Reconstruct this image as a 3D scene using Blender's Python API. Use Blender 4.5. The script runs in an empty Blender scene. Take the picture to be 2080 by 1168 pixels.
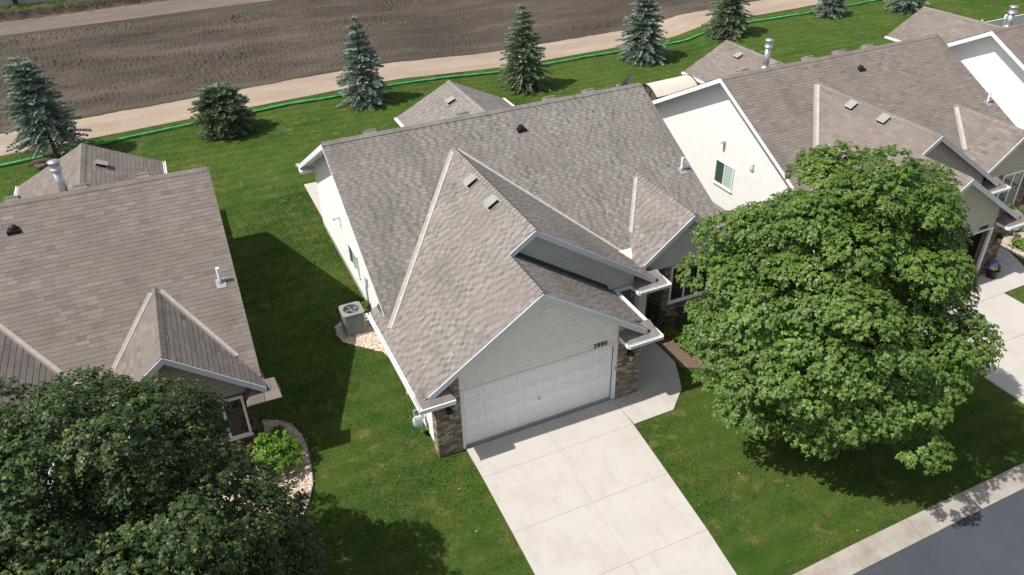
import bpy, math, random
import numpy as np
from mathutils import Vector, Matrix, noise

rnd = random.Random(7)
nrng = np.random.default_rng(11)
scene = bpy.context.scene
COL = scene.collection

# ------------------------------------------------------------------ camera
FPX = 1633.07
YAW, PITCH, ROLL = 0.42062, 0.58822, -0.02198
CAM = Vector((-5.65946, -16.22589, 17.12815))
_fwd = Vector((math.sin(YAW) * math.cos(PITCH), math.cos(YAW) * math.cos(PITCH), -math.sin(PITCH)))
_r0 = Vector((math.cos(YAW), -math.sin(YAW), 0))
_u0 = _r0.cross(_fwd)
_right = _r0 * math.cos(ROLL) + _u0 * math.sin(ROLL)
_up = -_r0 * math.sin(ROLL) + _u0 * math.cos(ROLL)
cam_data = bpy.data.cameras.new("camera")
cam_data.sensor_width = 36.0
cam_data.sensor_fit = 'HORIZONTAL'
cam_data.lens = FPX / 2080 * 36
cam_data.clip_end = 2000
cam = bpy.data.objects.new("camera", cam_data)
COL.objects.link(cam)
cam.matrix_world = Matrix(((_right.x, _up.x, -_fwd.x, CAM.x), (_right.y, _up.y, -_fwd.y, CAM.y),
                           (_right.z, _up.z, -_fwd.z, CAM.z), (0, 0, 0, 1)))
scene.camera = cam

def px(p):
    d = Vector(p) - CAM
    z = d.dot(_fwd)
    return 1040 + FPX * d.dot(_right) / z, 584 - FPX * d.dot(_up) / z, z

# ------------------------------------------------------------------ light
SUN_EL, SUN_AZ = math.radians(55.5), math.radians(-87.0)      # azimuth clockwise from +Y: the sun stands over -X
world = bpy.data.worlds.new("World")
scene.world = world
world.use_nodes = True
wn = world.node_tree.nodes
bg = wn["Background"]
sky = wn.new("ShaderNodeTexSky")
sky.sky_type = 'NISHITA'
sky.sun_disc = False
sky.sun_elevation = SUN_EL
sky.sun_rotation = SUN_AZ
sky.air_density = 1.0
sky.dust_density = 1.5
sky.ozone_density = 1.0
hs = wn.new("ShaderNodeHueSaturation")                        # thin bright cloud whitens the blue
hs.inputs["Saturation"].default_value = 0.45
world.node_tree.links.new(sky.outputs[0], hs.inputs["Color"])
world.node_tree.links.new(hs.outputs[0], bg.inputs[0])
bg.inputs[1].default_value = 0.118
sun_data = bpy.data.lights.new("sun", 'SUN')
sun_data.energy = 4.7
sun_data.angle = math.radians(0.55)
sun_data.color = (1.0, 0.95, 0.88)
sun = bpy.data.objects.new("sun", sun_data)
COL.objects.link(sun)
_sd = Vector((math.sin(SUN_AZ) * math.cos(SUN_EL), math.cos(SUN_AZ) * math.cos(SUN_EL), math.sin(SUN_EL)))
sun.rotation_euler = _sd.to_track_quat('Z', 'Y').to_euler()
sun.location = (-30, 0, 45)
scene.view_settings.view_transform = 'Standard'
scene.view_settings.look = 'None'
scene.view_settings.exposure = 0.22
scene.view_settings.gamma = 1.0
scene.view_settings.use_curve_mapping = False
scene.render.engine = 'CYCLES'
scene.cycles.max_bounces = 8
scene.cycles.transparent_max_bounces = 8

# ------------------------------------------------------------------ materials
class NT:
    def __init__(s, name):
        s.m = bpy.data.materials.new(name)
        s.m.use_nodes = True
        s.t = s.m.node_tree
        s.p = s.t.nodes["Principled BSDF"]
        s.p.inputs["Roughness"].default_value = 0.8
        s.p.inputs["Specular IOR Level"].default_value = 0.3
    def n(s, kind, **kw):
        nd = s.t.nodes.new(kind)
        for k, v in kw.items():
            setattr(nd, k, v)
        return nd
    def l(s, a, b):
        s.t.links.new(a, b)
    def pos(s):
        return s.n("ShaderNodeNewGeometry").outputs["Position"]
    def mapped(s, scale=(1, 1, 1), rot=(0, 0, 0), src=None):
        mp = s.n("ShaderNodeMapping")
        mp.inputs["Scale"].default_value = scale
        mp.inputs["Rotation"].default_value = rot
        s.l(src or s.pos(), mp.inputs[0])
        return mp.outputs[0]
    def noise(s, scale, detail=4, rough=0.55, vec=None):
        nz = s.n("ShaderNodeTexNoise")
        nz.inputs["Scale"].default_value = scale
        nz.inputs["Detail"].default_value = detail
        nz.inputs["Roughness"].default_value = rough
        s.l(vec if vec is not None else s.pos(), nz.inputs["Vector"])
        return nz.outputs["Fac"]
    def ramp(s, fac, stops):
        r = s.n("ShaderNodeValToRGB")
        e = r.color_ramp.elements
        while len(e) < len(stops):
            e.new(0.5)
        for i, (p_, c) in enumerate(stops):
            e[i].position = p_
            e[i].color = (*c, 1) if len(c) == 3 else c
        s.l(fac, r.inputs[0])
        return r.outputs[0]
    def mix(s, fac, a, b, mode='MIX'):
        mx = s.n("ShaderNodeMix", data_type='RGBA', blend_type=mode)
        for sock, v in ((0, fac), (6, a), (7, b)):
            if isinstance(v, (int, float)):
                mx.inputs[sock].default_value = v
            elif isinstance(v, tuple):
                mx.inputs[sock].default_value = (*v, 1)
            else:
                s.l(v, mx.inputs[sock])
        return mx.outputs[2]
    def math(s, op, a, b=0.0):
        md = s.n("ShaderNodeMath", operation=op)
        for i, v in ((0, a), (1, b)):
            if isinstance(v, (int, float)):
                md.inputs[i].default_value = v
            else:
                s.l(v, md.inputs[i])
        return md.outputs[0]
    def attr(s, name="tint"):
        return s.n("ShaderNodeAttribute", attribute_name=name).outputs["Fac"]
    def bump(s, h, strength=0.3, dist=0.02):
        b = s.n("ShaderNodeBump")
        b.inputs["Strength"].default_value = strength
        b.inputs["Distance"].default_value = dist
        s.l(h, b.inputs["Height"])
        s.l(b.outputs[0], s.p.inputs["Normal"])
    def col(s, c):
        if isinstance(c, tuple):
            s.p.inputs["Base Color"].default_value = (*c, 1)
        else:
            s.l(c, s.p.inputs["Base Color"])

def plain(name, c, rough=0.6, metal=0.0, vary=0.12, scale=3.0, bump=0.0, bscale=60.0):
    t = NT(name)
    f = t.noise(scale, 5)
    t.col(t.ramp(f, [(0.3, tuple(x * (1 - vary) for x in c)), (0.7, tuple(min(1, x * (1 + vary)) for x in c))]))
    t.p.inputs["Roughness"].default_value = rough
    t.p.inputs["Metallic"].default_value = metal
    if bump:
        t.bump(t.noise(bscale, 3), bump, 0.01)
    return t.m

def shingle_mat(name, dark, mid, light, rust):
    t = NT(name)
    a = t.attr()
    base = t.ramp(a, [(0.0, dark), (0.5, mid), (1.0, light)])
    big = t.noise(0.55, 4, 0.6)
    c = t.mix(t.ramp(big, [(0.42, (0, 0, 0)), (0.68, (1, 1, 1))]), base, t.mix(0.5, base, rust))
    streak = t.noise(1.0, 3, 0.5, t.mapped((0.9, 0.35, 0.35)))
    c = t.mix(t.ramp(streak, [(0.5, (0, 0, 0)), (0.72, (0.35, 0.35, 0.35))]), c, tuple(x * 0.72 for x in dark))
    g = t.noise(70, 2, 0.7)
    c = t.mix(0.35, c, t.ramp(g, [(0.3, (0.05, 0.05, 0.05)), (0.7, (0.9, 0.88, 0.86))]), 'OVERLAY')
    t.col(c)
    t.p.inputs["Roughness"].default_value = 0.95
    t.p.inputs["Specular IOR Level"].default_value = 0.15
    t.bump(g, 0.35, 0.006)
    return t.m

def brick_mat(name, stops):
    t = NT(name)
    c = t.ramp(t.attr(), stops)
    g = t.noise(30, 4, 0.65)
    t.col(t.mix(0.4, c, t.ramp(g, [(0.3, (0.2, 0.2, 0.2)), (0.7, (0.8, 0.8, 0.8))]), 'OVERLAY'))
    t.p.inputs["Roughness"].default_value = 0.9
    t.bump(g, 0.5, 0.01)
    return t.m

def foliage_mat(name, stops, trans=0.3, rough=0.45, spec=0.35):
    t = NT(name)
    c = t.ramp(t.attr(), stops)
    nz = t.noise(1.1, 3)
    c = t.mix(0.5, c, t.ramp(nz, [(0.3, (0.34, 0.34, 0.34)), (0.7, (0.66, 0.66, 0.62))]), 'OVERLAY')
    t.col(c)
    t.p.inputs["Roughness"].default_value = rough
    t.p.inputs["Specular IOR Level"].default_value = spec
    if trans:
        tr = t.n("ShaderNodeBsdfTranslucent")
        bright = t.mix(1.0, c, (1.35, 1.5, 0.7), 'MULTIPLY')
        t.l(bright, tr.inputs[0])
        mx = t.n("ShaderNodeMixShader")
        mx.inputs[0].default_value = trans
        t.l(t.p.outputs[0], mx.inputs[1])
        t.l(tr.outputs[0], mx.inputs[2])
        t.l(mx.outputs[0], t.t.nodes["Material Output"].inputs[0])
    return t.m

def grass_color(t):
    big = t.noise(0.16, 5, 0.6)
    med = t.noise(0.9, 5, 0.65)
    c = t.ramp(big, [(0.32, (0.032, 0.077, 0.012)), (0.52, (0.046, 0.102, 0.016)), (0.68, (0.078, 0.126, 0.023))])
    c = t.mix(t.ramp(med, [(0.36, (0, 0, 0)), (0.66, (0.9, 0.9, 0.9))]), c, (0.086, 0.118, 0.027))
    dry = t.noise(1.7, 6, 0.72)
    dry2 = t.math('MULTIPLY', t.ramp(dry, [(0.54, (0, 0, 0)), (0.72, (1, 1, 1))]), t.ramp(t.noise(0.23, 2), [(0.40, (0, 0, 0)), (0.55, (1, 1, 1))]))
    c = t.mix(t.math('MULTIPLY', dry2, 0.85), c, (0.225, 0.185, 0.085))
    # mowing passes, long stripes of slightly different lie
    mow = t.n("ShaderNodeTexWave", wave_type='BANDS', bands_direction='Y')
    mow.inputs["Scale"].default_value = 0.38
    mow.inputs["Distortion"].default_value = 2.2
    mow.inputs["Detail"].default_value = 2
    mow.inputs["Detail Scale"].default_value = 0.5
    t.l(t.pos(), mow.inputs["Vector"])
    c = t.mix(0.27, c, t.ramp(mow.outputs["Fac"], [(0.2, (0.38, 0.4, 0.36)), (0.8, (0.64, 0.62, 0.6))]), 'OVERLAY')
    return c

M = {}
t = NT("lawn")
c = grass_color(t)
fine = t.noise(38, 4, 0.7)
t.col(t.mix(0.5, c, t.ramp(fine, [(0.28, (0.2, 0.22, 0.18)), (0.72, (0.78, 0.76, 0.7))]), 'OVERLAY'))
t.bump(t.noise(55, 3, 0.7), 0.9, 0.05)
t.p.inputs["Roughness"].default_value = 0.9
t.p.inputs["Specular IOR Level"].default_value = 0.1
M['lawn'] = t.m
t = NT("grass_blades")
c = grass_color(t)
t.col(t.mix(0.55, c, t.ramp(t.attr(), [(0, (0.26, 0.28, 0.22)), (0.85, (0.66, 0.66, 0.6)), (1, (0.9, 0.84, 0.7))]), 'OVERLAY'))
t.p.inputs["Roughness"].default_value = 0.7
t.p.inputs["Specular IOR Level"].default_value = 0.2
M['blades'] = t.m

M['shingle_a'] = shingle_mat("shingle_weathered_brown", (0.125, 0.108, 0.099), (0.188, 0.164, 0.150), (0.250, 0.222, 0.205), (0.165, 0.145, 0.130))
M['shingle_b'] = shingle_mat("shingle_taupe_grey", (0.112, 0.102, 0.096), (0.214, 0.199, 0.187), (0.312, 0.290, 0.272), (0.196, 0.174, 0.161))
M['shingle_c'] = shingle_mat("shingle_rose_brown", (0.140, 0.120, 0.110), (0.205, 0.177, 0.163), (0.275, 0.240, 0.220), (0.215, 0.175, 0.158))
M['deck'] = plain("roof_underlay", (0.07, 0.062, 0.058), 0.95)
M['valley'] = plain("valley_flashing", (0.40, 0.375, 0.35), 0.85, vary=0.15, scale=6)
M['valley_c'] = plain("valley_shingle_strip", (0.37, 0.35, 0.325), 0.85, vary=0.12, scale=6)
M['valley_a'] = plain("valley_taupe_strip", (0.33, 0.295, 0.27), 0.85, vary=0.12, scale=6)
M['cricket'] = plain("roof_membrane", (0.66, 0.63, 0.53), 0.7, vary=0.08)
M['white'] = plain("white_trim", (0.78, 0.79, 0.80), 0.45, vary=0.03)
M['fascia'] = plain("painted_fascia", (0.66, 0.69, 0.72), 0.5, vary=0.05, scale=2)
M['siding_white'] = plain("white_siding", (0.80, 0.80, 0.79), 0.55, vary=0.03)
M['siding_cream'] = plain("cream_siding", (0.735, 0.725, 0.71), 0.6, vary=0.04)
M['siding_grey'] = plain("pale_greige_siding", (0.82, 0.79, 0.745), 0.6, vary=0.05)
M['siding_sage'] = plain("grey_lap_siding", (0.58, 0.58, 0.56), 0.6, vary=0.05)
M['siding_tan'] = plain("tan_siding", (0.46, 0.425, 0.36), 0.65, vary=0.06)
M['siding_taupe'] = plain("taupe_shake_siding", (0.36, 0.325, 0.275), 0.7, vary=0.08, scale=1.5)
M['brick_b'] = brick_mat("tan_brown_brick", [(0.0, (0.135, 0.102, 0.080)), (0.55, (0.26, 0.208, 0.166)), (0.8, (0.310, 0.252, 0.203)), (0.9, (0.40, 0.335, 0.262)), (1, (0.44, 0.375, 0.30))])
M['brick_a'] = brick_mat("dark_red_brick", [(0.0, (0.055, 0.030, 0.024)), (0.6, (0.12, 0.062, 0.048)), (1, (0.21, 0.13, 0.105))])
M['brick_c'] = brick_mat("brown_brick", [(0.0, (0.10, 0.070, 0.052)), (0.6, (0.185, 0.135, 0.102)), (1, (0.30, 0.235, 0.185))])
M['mortar'] = plain("mortar", (0.22, 0.19, 0.16), 0.95, bump=0.3)
M['mortar_light'] = plain("pale_mortar", (0.34, 0.28, 0.24), 0.95, bump=0.3)
M['door'] = plain("white_steel_door", (0.88, 0.88, 0.88), 0.4, vary=0.02)
M['dark'] = plain("black_metal", (0.015, 0.015, 0.017), 0.4)
M['black_soft'] = plain("vent_side_shade", (0.012, 0.012, 0.014), 0.9)  # black that paints shade onto the sides of the roof vents
M['interior'] = plain("garage_interior", (0.10, 0.10, 0.10), 0.9)
t = NT("window_glass")
t.col((0.010, 0.013, 0.013)); t.p.inputs["Roughness"].default_value = 0.05; t.p.inputs["Specular IOR Level"].default_value = 0.28
M['glass'] = t.m
t = NT("green_reflection_glass")
t.col((0.045, 0.085, 0.07)); t.p.inputs["Roughness"].default_value = 0.08; t.p.inputs["Specular IOR Level"].default_value = 0.6  # green reflection put into the glass colour
M['glass_green'] = t.m
t = NT("blind_with_reflection")
t.col((0.40, 0.52, 0.46)); t.p.inputs["Roughness"].default_value = 0.15  # pale blind with a green reflection mixed into its colour
M['glass_blind'] = t.m
t = NT("lamp_glass")
t.col((0.45, 0.45, 0.42)); t.p.inputs["Roughness"].default_value = 0.1
M['lamp_glass'] = t.m
M['galv'] = plain("galvanized_steel", (0.55, 0.57, 0.59), 0.35, 0.8, 0.15, 5)
M['lead'] = plain("lead_flashing", (0.30, 0.32, 0.34), 0.6, 0.2, 0.1)
M['vent'] = plain("grey_vent_cap", (0.29, 0.285, 0.265), 0.6, vary=0.08)
M['ac'] = plain("condenser_grey_paint", (0.23, 0.235, 0.235), 0.5, vary=0.06)
M['ac_dark'] = plain("condenser_dark_grey", (0.10, 0.10, 0.105), 0.6)  # darker grey of the cabinet inside the louvres
M['gas'] = plain("gas_meter_grey", (0.36, 0.41, 0.43), 0.45, vary=0.08)
t = NT("concrete")
big = t.noise(0.7, 6, 0.65)
c = t.ramp(big, [(0.32, (0.435, 0.405, 0.365)), (0.5, (0.475, 0.448, 0.413)), (0.7, (0.49, 0.467, 0.44))])
st = t.noise(2.2, 7, 0.7)
c = t.mix(t.ramp(st, [(0.53, (0, 0, 0)), (0.8, (0.6, 0.6, 0.6))]), c, (0.40, 0.34, 0.28))
c = t.mix(t.ramp(t.noise(3.4, 6, 0.7, t.mapped((1, 0.25, 1))), [(0.52, (0, 0, 0)), (0.8, (0.6, 0.6, 0.6))]), c, (0.37, 0.345, 0.33))
c = t.mix(0.12, c, t.noise(120, 2, 0.7), 'OVERLAY')
t.col(c); t.p.inputs["Roughness"].default_value = 0.9; t.bump(t.noise(90, 3), 0.12, 0.004)
M['concrete'] = t.m
t = NT("kerb_concrete")
c = t.ramp(t.noise(1.3, 7, 0.7), [(0.3, (0.26, 0.225, 0.19)), (0.55, (0.36, 0.325, 0.285)), (0.75, (0.42, 0.39, 0.35))])
c = t.mix(0.3, c, t.ramp(t.noise(60, 3, 0.8), [(0.3, (0.2, 0.2, 0.2)), (0.7, (0.8, 0.8, 0.8))]), 'OVERLAY')
t.col(c); t.p.inputs["Roughness"].default_value = 0.95; t.bump(t.noise(80, 3), 0.25, 0.006)
M['kerb'] = t.m
t = NT("asphalt")
c = t.ramp(t.noise(0.5, 6, 0.65), [(0.3, (0.048, 0.056, 0.068)), (0.7, (0.066, 0.075, 0.089))])
c = t.mix(0.6, c, t.ramp(t.noise(75, 3, 0.8), [(0.3, (0.2, 0.2, 0.2)), (0.72, (0.85, 0.85, 0.85))]), 'OVERLAY')
c = t.mix(t.ramp(t.noise(1.3, 7, 0.7, t.mapped((0.25, 1.6, 1))), [(0.62, (0, 0, 0)), (0.74, (0.5, 0.5, 0.5))]), c, (0.11, 0.11, 0.115))
t.col(c); t.p.inputs["Roughness"].default_value = 0.85; t.bump(t.noise(110, 2), 0.4, 0.006)
M['asphalt'] = t.m
t = NT("tilled_soil")
c = t.ramp(t.noise(0.35, 6, 0.65, t.mapped((0.3, 1.0, 1.0))), [(0.3, (0.046, 0.038, 0.032)), (0.5, (0.070, 0.058, 0.047)), (0.7, (0.112, 0.093, 0.070))])
c = t.mix(0.55, c, t.ramp(t.noise(9, 6, 0.75), [(0.3, (0.22, 0.22, 0.22)), (0.7, (0.8, 0.78, 0.75))]), 'OVERLAY')
weed = t.math('MULTIPLY', t.ramp(t.noise(1.6, 6, 0.75), [(0.56, (0, 0, 0)), (0.72, (1, 1, 1))]), t.ramp(t.noise(0.13, 3, 0.5, t.mapped((0.5, 2, 1))), [(0.5, (0, 0, 0)), (0.66, (1, 1, 1))]))
c = t.mix(t.math('MULTIPLY', weed, 0.55), c, (0.13, 0.13, 0.05))
t.col(c); t.p.inputs["Roughness"].default_value = 1.0; t.bump(t.noise(14, 5, 0.75), 0.7, 0.05)
M['soil'] = t.m
def dirt(name, a, b, cc):
    t = NT(name)
    c = t.ramp(t.noise(0.6, 6, 0.7, t.mapped((0.25, 1.3, 1))), [(0.3, a), (0.52, b), (0.72, cc)])
    c = t.mix(0.35, c, t.ramp(t.noise(11, 6, 0.75), [(0.3, (0.25, 0.25, 0.25)), (0.7, (0.76, 0.76, 0.76))]), 'OVERLAY')
    t.col(c); t.p.inputs["Roughness"].default_value = 1.0; t.bump(t.noise(16, 5, 0.75), 0.5, 0.03)
    return t.m
M['dirt'] = dirt("sandy_dirt", (0.27, 0.21, 0.165), (0.33, 0.262, 0.205), (0.38, 0.31, 0.25))
M['dirt_dark'] = dirt("brown_dirt_road", (0.125, 0.097, 0.080), (0.160, 0.127, 0.105), (0.205, 0.165, 0.135))
M['bank'] = dirt("raw_soil_bank", (0.055, 0.042, 0.032), (0.095, 0.073, 0.055), (0.16, 0.135, 0.09))
t = NT("river_gravel")
v = t.n("ShaderNodeTexVoronoi"); v.inputs["Scale"].default_value = 17; t.l(t.pos(), v.inputs["Vector"])
sep = t.n("ShaderNodeSeparateColor"); t.l(v.outputs["Color"], sep.inputs[0])
t.col(t.ramp(sep.outputs[0], [(0, (0.30, 0.23, 0.17)), (0.5, (0.47, 0.39, 0.30)), (1, (0.64, 0.57, 0.48))]))
t.bump(t.math('SUBTRACT', 1.0, v.outputs["Distance"]), 0.9, 0.05)
M['gravel'] = t.m
t = NT("pebble")
t.col(t.ramp(t.attr(), [(0, (0.27, 0.20, 0.15)), (0.5, (0.47, 0.39, 0.30)), (1, (0.68, 0.62, 0.54))]))
M['pebble'] = t.m
M['mulch'] = plain("bark_mulch", (0.15, 0.105, 0.075), 0.95, vary=0.4, scale=18, bump=0.8, bscale=30)
M['bark'] = plain("bark", (0.09, 0.07, 0.055), 0.95, vary=0.3, scale=8, bump=0.7, bscale=25)
M['maple'] = foliage_mat("maple_leaves", [(0, (0.064, 0.120, 0.022)), (0.45, (0.112, 0.188, 0.038)), (0.9, (0.178, 0.262, 0.060)), (1.0, (0.27, 0.285, 0.07))], 0.34, 0.45, 0.42)
M['maple_dark'] = foliage_mat("dark_maple_leaves", [(0, (0.020, 0.042, 0.013)), (0.5, (0.036, 0.068, 0.019)), (0.88, (0.066, 0.106, 0.030)), (0.93, (0.17, 0.18, 0.045)), (1.0, (0.26, 0.26, 0.07))], 0.16, 0.5, 0.28)
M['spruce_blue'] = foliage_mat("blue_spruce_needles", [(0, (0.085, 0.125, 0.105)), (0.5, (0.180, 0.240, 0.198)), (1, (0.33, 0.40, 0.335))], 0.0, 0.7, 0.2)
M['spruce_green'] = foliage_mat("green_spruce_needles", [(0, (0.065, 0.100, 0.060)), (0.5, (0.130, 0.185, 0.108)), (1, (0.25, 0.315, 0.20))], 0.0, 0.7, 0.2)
M['shrub'] = foliage_mat("lime_shrub_leaves", [(0, (0.06, 0.14, 0.012)), (0.6, (0.125, 0.24, 0.018)), (1, (0.22, 0.32, 0.04))], 0.3)
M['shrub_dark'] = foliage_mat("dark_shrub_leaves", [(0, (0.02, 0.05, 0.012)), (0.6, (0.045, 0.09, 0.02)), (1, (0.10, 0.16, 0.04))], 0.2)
M['shrub_mid'] = foliage_mat("green_shrub_leaves", [(0, (0.05, 0.11, 0.015)), (0.6, (0.10, 0.19, 0.03)), (1, (0.19, 0.27, 0.06))], 0.25)
M['purple'] = foliage_mat("purple_petals", [(0, (0.13, 0.06, 0.42)), (1, (0.32, 0.18, 0.75))], 0.2)
M['petal_white'] = foliage_mat("white_petals", [(0, (0.6, 0.62, 0.58)), (1, (0.8, 0.8, 0.78))], 0.2)
M['pot'] = plain("dark_pot", (0.028, 0.020, 0.018), 0.4)
M['sock'] = plain("green_mesh_sock", (0.075, 0.34, 0.14), 0.8, vary=0.35, scale=2.2)
M['canvas'] = plain("beige_canvas", (0.60, 0.55, 0.47), 0.85, vary=0.05)
M['bronze'] = plain("dark_bronze_frame", (0.035, 0.027, 0.022), 0.5)
M['brown_net'] = plain("brown_side_curtain", (0.105, 0.072, 0.045), 0.9)
M['shed_wall'] = plain("long_building_siding", (0.44, 0.425, 0.38), 0.7, vary=0.06)
M['timber'] = plain("dark_timber", (0.05, 0.04, 0.035), 0.85, vary=0.3)
M['red'] = plain("red_plastic", (0.55, 0.02, 0.015), 0.4)
M['bin'] = plain("dark_green_bin", (0.012, 0.035, 0.018), 0.5)
M['edging'] = plain("black_edging", (0.03, 0.03, 0.03), 0.7)
M['blue_grey'] = plain("blue_grey_paint", (0.25, 0.32, 0.42), 0.5)
M['dish'] = plain("satellite_dish_grey", (0.18, 0.19, 0.20), 0.5)

# ------------------------------------------------------------------ mesh helpers
class MB:
    def __init__(s):
        s.v = []; s.f = []; s.mi = []; s.t = []
    def add(s, vs, fs, mi=0, tint=0.5):
        o = len(s.v)
        s.v.extend([tuple(p) for p in vs])
        for f in fs:
            s.f.append(tuple(i + o for i in f)); s.mi.append(mi); s.t.append(tint)
        return s
    def box(s, x0, x1, y0, y1, z0, z1, mi=0, tint=0.5):
        return s.add([(x, y, z) for z in (z0, z1) for y in (y0, y1) for x in (x0, x1)],
                     [(0, 2, 3, 1), (4, 5, 7, 6), (0, 1, 5, 4), (2, 6, 7, 3), (0, 4, 6, 2), (1, 3, 7, 5)], mi, tint)
    def hexa(s, a, b, mi=0, tint=0.5):
        """two quads a, b (4 points each) joined to a closed block"""
        return s.add(list(a) + list(b), [(0, 1, 2, 3), (7, 6, 5, 4), (0, 4, 5, 1), (1, 5, 6, 2), (2, 6, 7, 3), (3, 7, 4, 0)], mi, tint)
    def slab(s, pts, off, mi=0, tint=0.5):
        n = len(pts); off = Vector(off)
        q = [Vector(p) + off for p in pts]
        fs = [tuple(range(n)), tuple(range(2 * n - 1, n - 1, -1))]
        fs += [(i, i + n, (i + 1) % n + n, (i + 1) % n) for i in range(n)]
        return s.add(list(pts) + q, fs, mi, tint)
    def tube(s, p0, p1, r0, r1=None, n=10, mi=0, tint=0.5, cap=True):
        p0, p1 = Vector(p0), Vector(p1)
        r1 = r0 if r1 is None else r1
        d = (p1 - p0).normalized()
        a = d.orthogonal().normalized(); b = d.cross(a)
        vs = []
        for p, r in ((p0, r0), (p1, r1)):
            for i in range(n):
                w = 2 * math.pi * i / n
                vs.append(p + (a * math.cos(w) + b * math.sin(w)) * r)
        fs = [(i, (i + 1) % n, (i + 1) % n + n, i + n) for i in range(n)]
        if cap:
            fs += [tuple(range(n - 1, -1, -1)), tuple(range(n, 2 * n))]
        return s.add(vs, fs, mi, tint)
    def lathe(s, c, prof, n=16, mi=0, tint=0.5):
        vs = []; c = Vector(c)
        for r, z in prof:
            for i in range(n):
                w = 2 * math.pi * i / n
                vs.append(c + Vector((r * math.cos(w), r * math.sin(w), z)))
        fs = []
        for k in range(len(prof) - 1):
            for i in range(n):
                fs.append((k * n + i, k * n + (i + 1) % n, (k + 1) * n + (i + 1) % n, (k + 1) * n + i))
        fs.append(tuple(range((len(prof) - 1) * n, len(prof) * n)))
        return s.add(vs, fs, mi, tint)
    def mesh(s, name, mats, smooth=False):
        me = bpy.data.meshes.new(name)
        me.from_pydata(s.v, [], s.f)
        for m in (mats if isinstance(mats, (list, tuple)) else [mats]):
            me.materials.append(m)
        if len(me.materials) > 1:
            me.polygons.foreach_set("material_index", s.mi)
        at = me.attributes.new("tint", 'FLOAT', 'FACE')
        at.data.foreach_set("value", s.t)
        if smooth:
            me.polygons.foreach_set("use_smooth", [True] * len(me.polygons))
        me.update()
        return me
    def build(s, name, mats, parent=None, smooth=False, **props):
        return link(name, s.mesh(name, mats, smooth), parent, **props)

def link(name, data, parent=None, **props):
    o = bpy.data.objects.new(name, data)
    COL.objects.link(o)
    if parent is not None:
        o.parent = parent
    for k, v in props.items():
        o[k] = v
    return o

def thing(name, label, cat, loc=(0, 0, 0), rz=0.0, group=None):
    o = bpy.data.objects.new(name, None)
    COL.objects.link(o)
    o.empty_display_size = 0.3
    o.location = loc
    o.rotation_euler = (0, 0, rz)
    o['label'] = label; o['category'] = cat
    if group:
        o['group'] = group
    return o

def tri_mesh(name, V, F, tint, mat, smooth=False):
    """fast triangle mesh from numpy arrays"""
    me = bpy.data.meshes.new(name)
    n = len(F)
    me.vertices.add(len(V)); me.vertices.foreach_set("co", np.asarray(V, np.float32).ravel())
    me.loops.add(n * 3); me.loops.foreach_set("vertex_index", np.asarray(F, np.int32).ravel())
    me.polygons.add(n)
    me.polygons.foreach_set("loop_start", np.arange(0, n * 3, 3, dtype=np.int32))
    me.polygons.foreach_set("loop_total", np.full(n, 3, np.int32))
    me.materials.append(mat)
    at = me.attributes.new("tint", 'FLOAT', 'FACE')
    at.data.foreach_set("value", np.asarray(tint, np.float32))
    if smooth:
        me.polygons.foreach_set("use_smooth", np.ones(n, bool))
    me.update(calc_edges=True)
    me.validate()
    return me

# ------------------------------------------------------------------ ground levels
def sstep(a, b, x):
    q = min(1.0, max(0.0, (x - a) / (b - a)))
    return q * q * (3 - 2 * q)
def gz(x, y):
    return -0.60 * sstep(6.5, 17.5, x) * (0.35 + 0.65 * sstep(-9, -3, y) if x < 17 else 1) + (0.5 * sstep(29, 33, x) if x > 29 else 0)
gz_np = np.vectorize(gz)
def kerb_y(x):
    return -7.70 + 0.0265 * x
def inside(poly, x, y):
    c = False; n = len(poly); j = n - 1
    for i in range(n):
        xi, yi = poly[i]; xj, yj = poly[j]
        if (yi > y) != (yj > y) and x < (xj - xi) * (y - yi) / (yj - yi) + xi:
            c = not c
        j = i
    return c

HOUSES = {
    'A': dict(loc=(-16.67, 0.018, 0.062), rz=-0.030),
    'B': dict(loc=(0, 0, 0), rz=0.0),
    'C': dict(loc=(17.03, 0.48, -0.60), rz=0.012),
    'D': dict(loc=(31.26, -1.15, -0.12), rz=0.055),
}
def to_local(h, x, y):
    q = HOUSES[h]; c, s = math.cos(q['rz']), math.sin(q['rz'])
    dx, dy = x - q['loc'][0], y - q['loc'][1]
    return c * dx + s * dy, -s * dx + c * dy
def to_world(h, p):
    q = HOUSES[h]; c, s = math.cos(q['rz']), math.sin(q['rz'])
    return Vector((c * p[0] - s * p[1] + q['loc'][0], s * p[0] + c * p[1] + q['loc'][1], p[2] + q['loc'][2]))

DRIVE_B = [(0.0, 0.0), (0.0, -1.27), (-0.05, -3.41), (-0.10, -5.5), (-0.12, -7.7), (4.35, -7.6), (4.61, -5.5), (4.80, -3.39), (4.98, -1.27), (5.0, 0.0)]
WALK_B = [(5.0, -0.02), (5.02, -1.27), (6.45, -1.25), (7.25, -0.53), (7.84, 0.71), (7.83, 2.07), (7.3, 3.55), (5.95, 3.55), (5.93, -0.02)]
BED_B = [(7.90, 0.55), (7.88, 2.1), (7.35, 3.6), (11.15, 3.6), (12.1, 2.6), (12.0, 0.9), (10.6, -0.35), (9.0, -0.2), (7.86, 0.4)]
BED_A = [(-5.25, 3.95), (-4.75, 3.72), (-4.40, 3.33), (-4.24, 2.7), (-4.20, 2.2), (-4.27, 1.3), (-4.40, 0.6), (-4.62, 0.05), (-5.0, -0.55), (-5.7, -0.9), (-9.2, -0.9), (-9.2, 2.75), (-5.25, 2.75)]
BED_AC = [(-1.95, 7.75), (-2.02, 7.2), (-1.92, 6.72), (-1.55, 6.28), (-1.15, 5.90), (-0.82, 5.55), (-0.75, 5.2), (-0.48, 5.2), (-0.48, 8.2), (-1.2, 8.15)]
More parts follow.
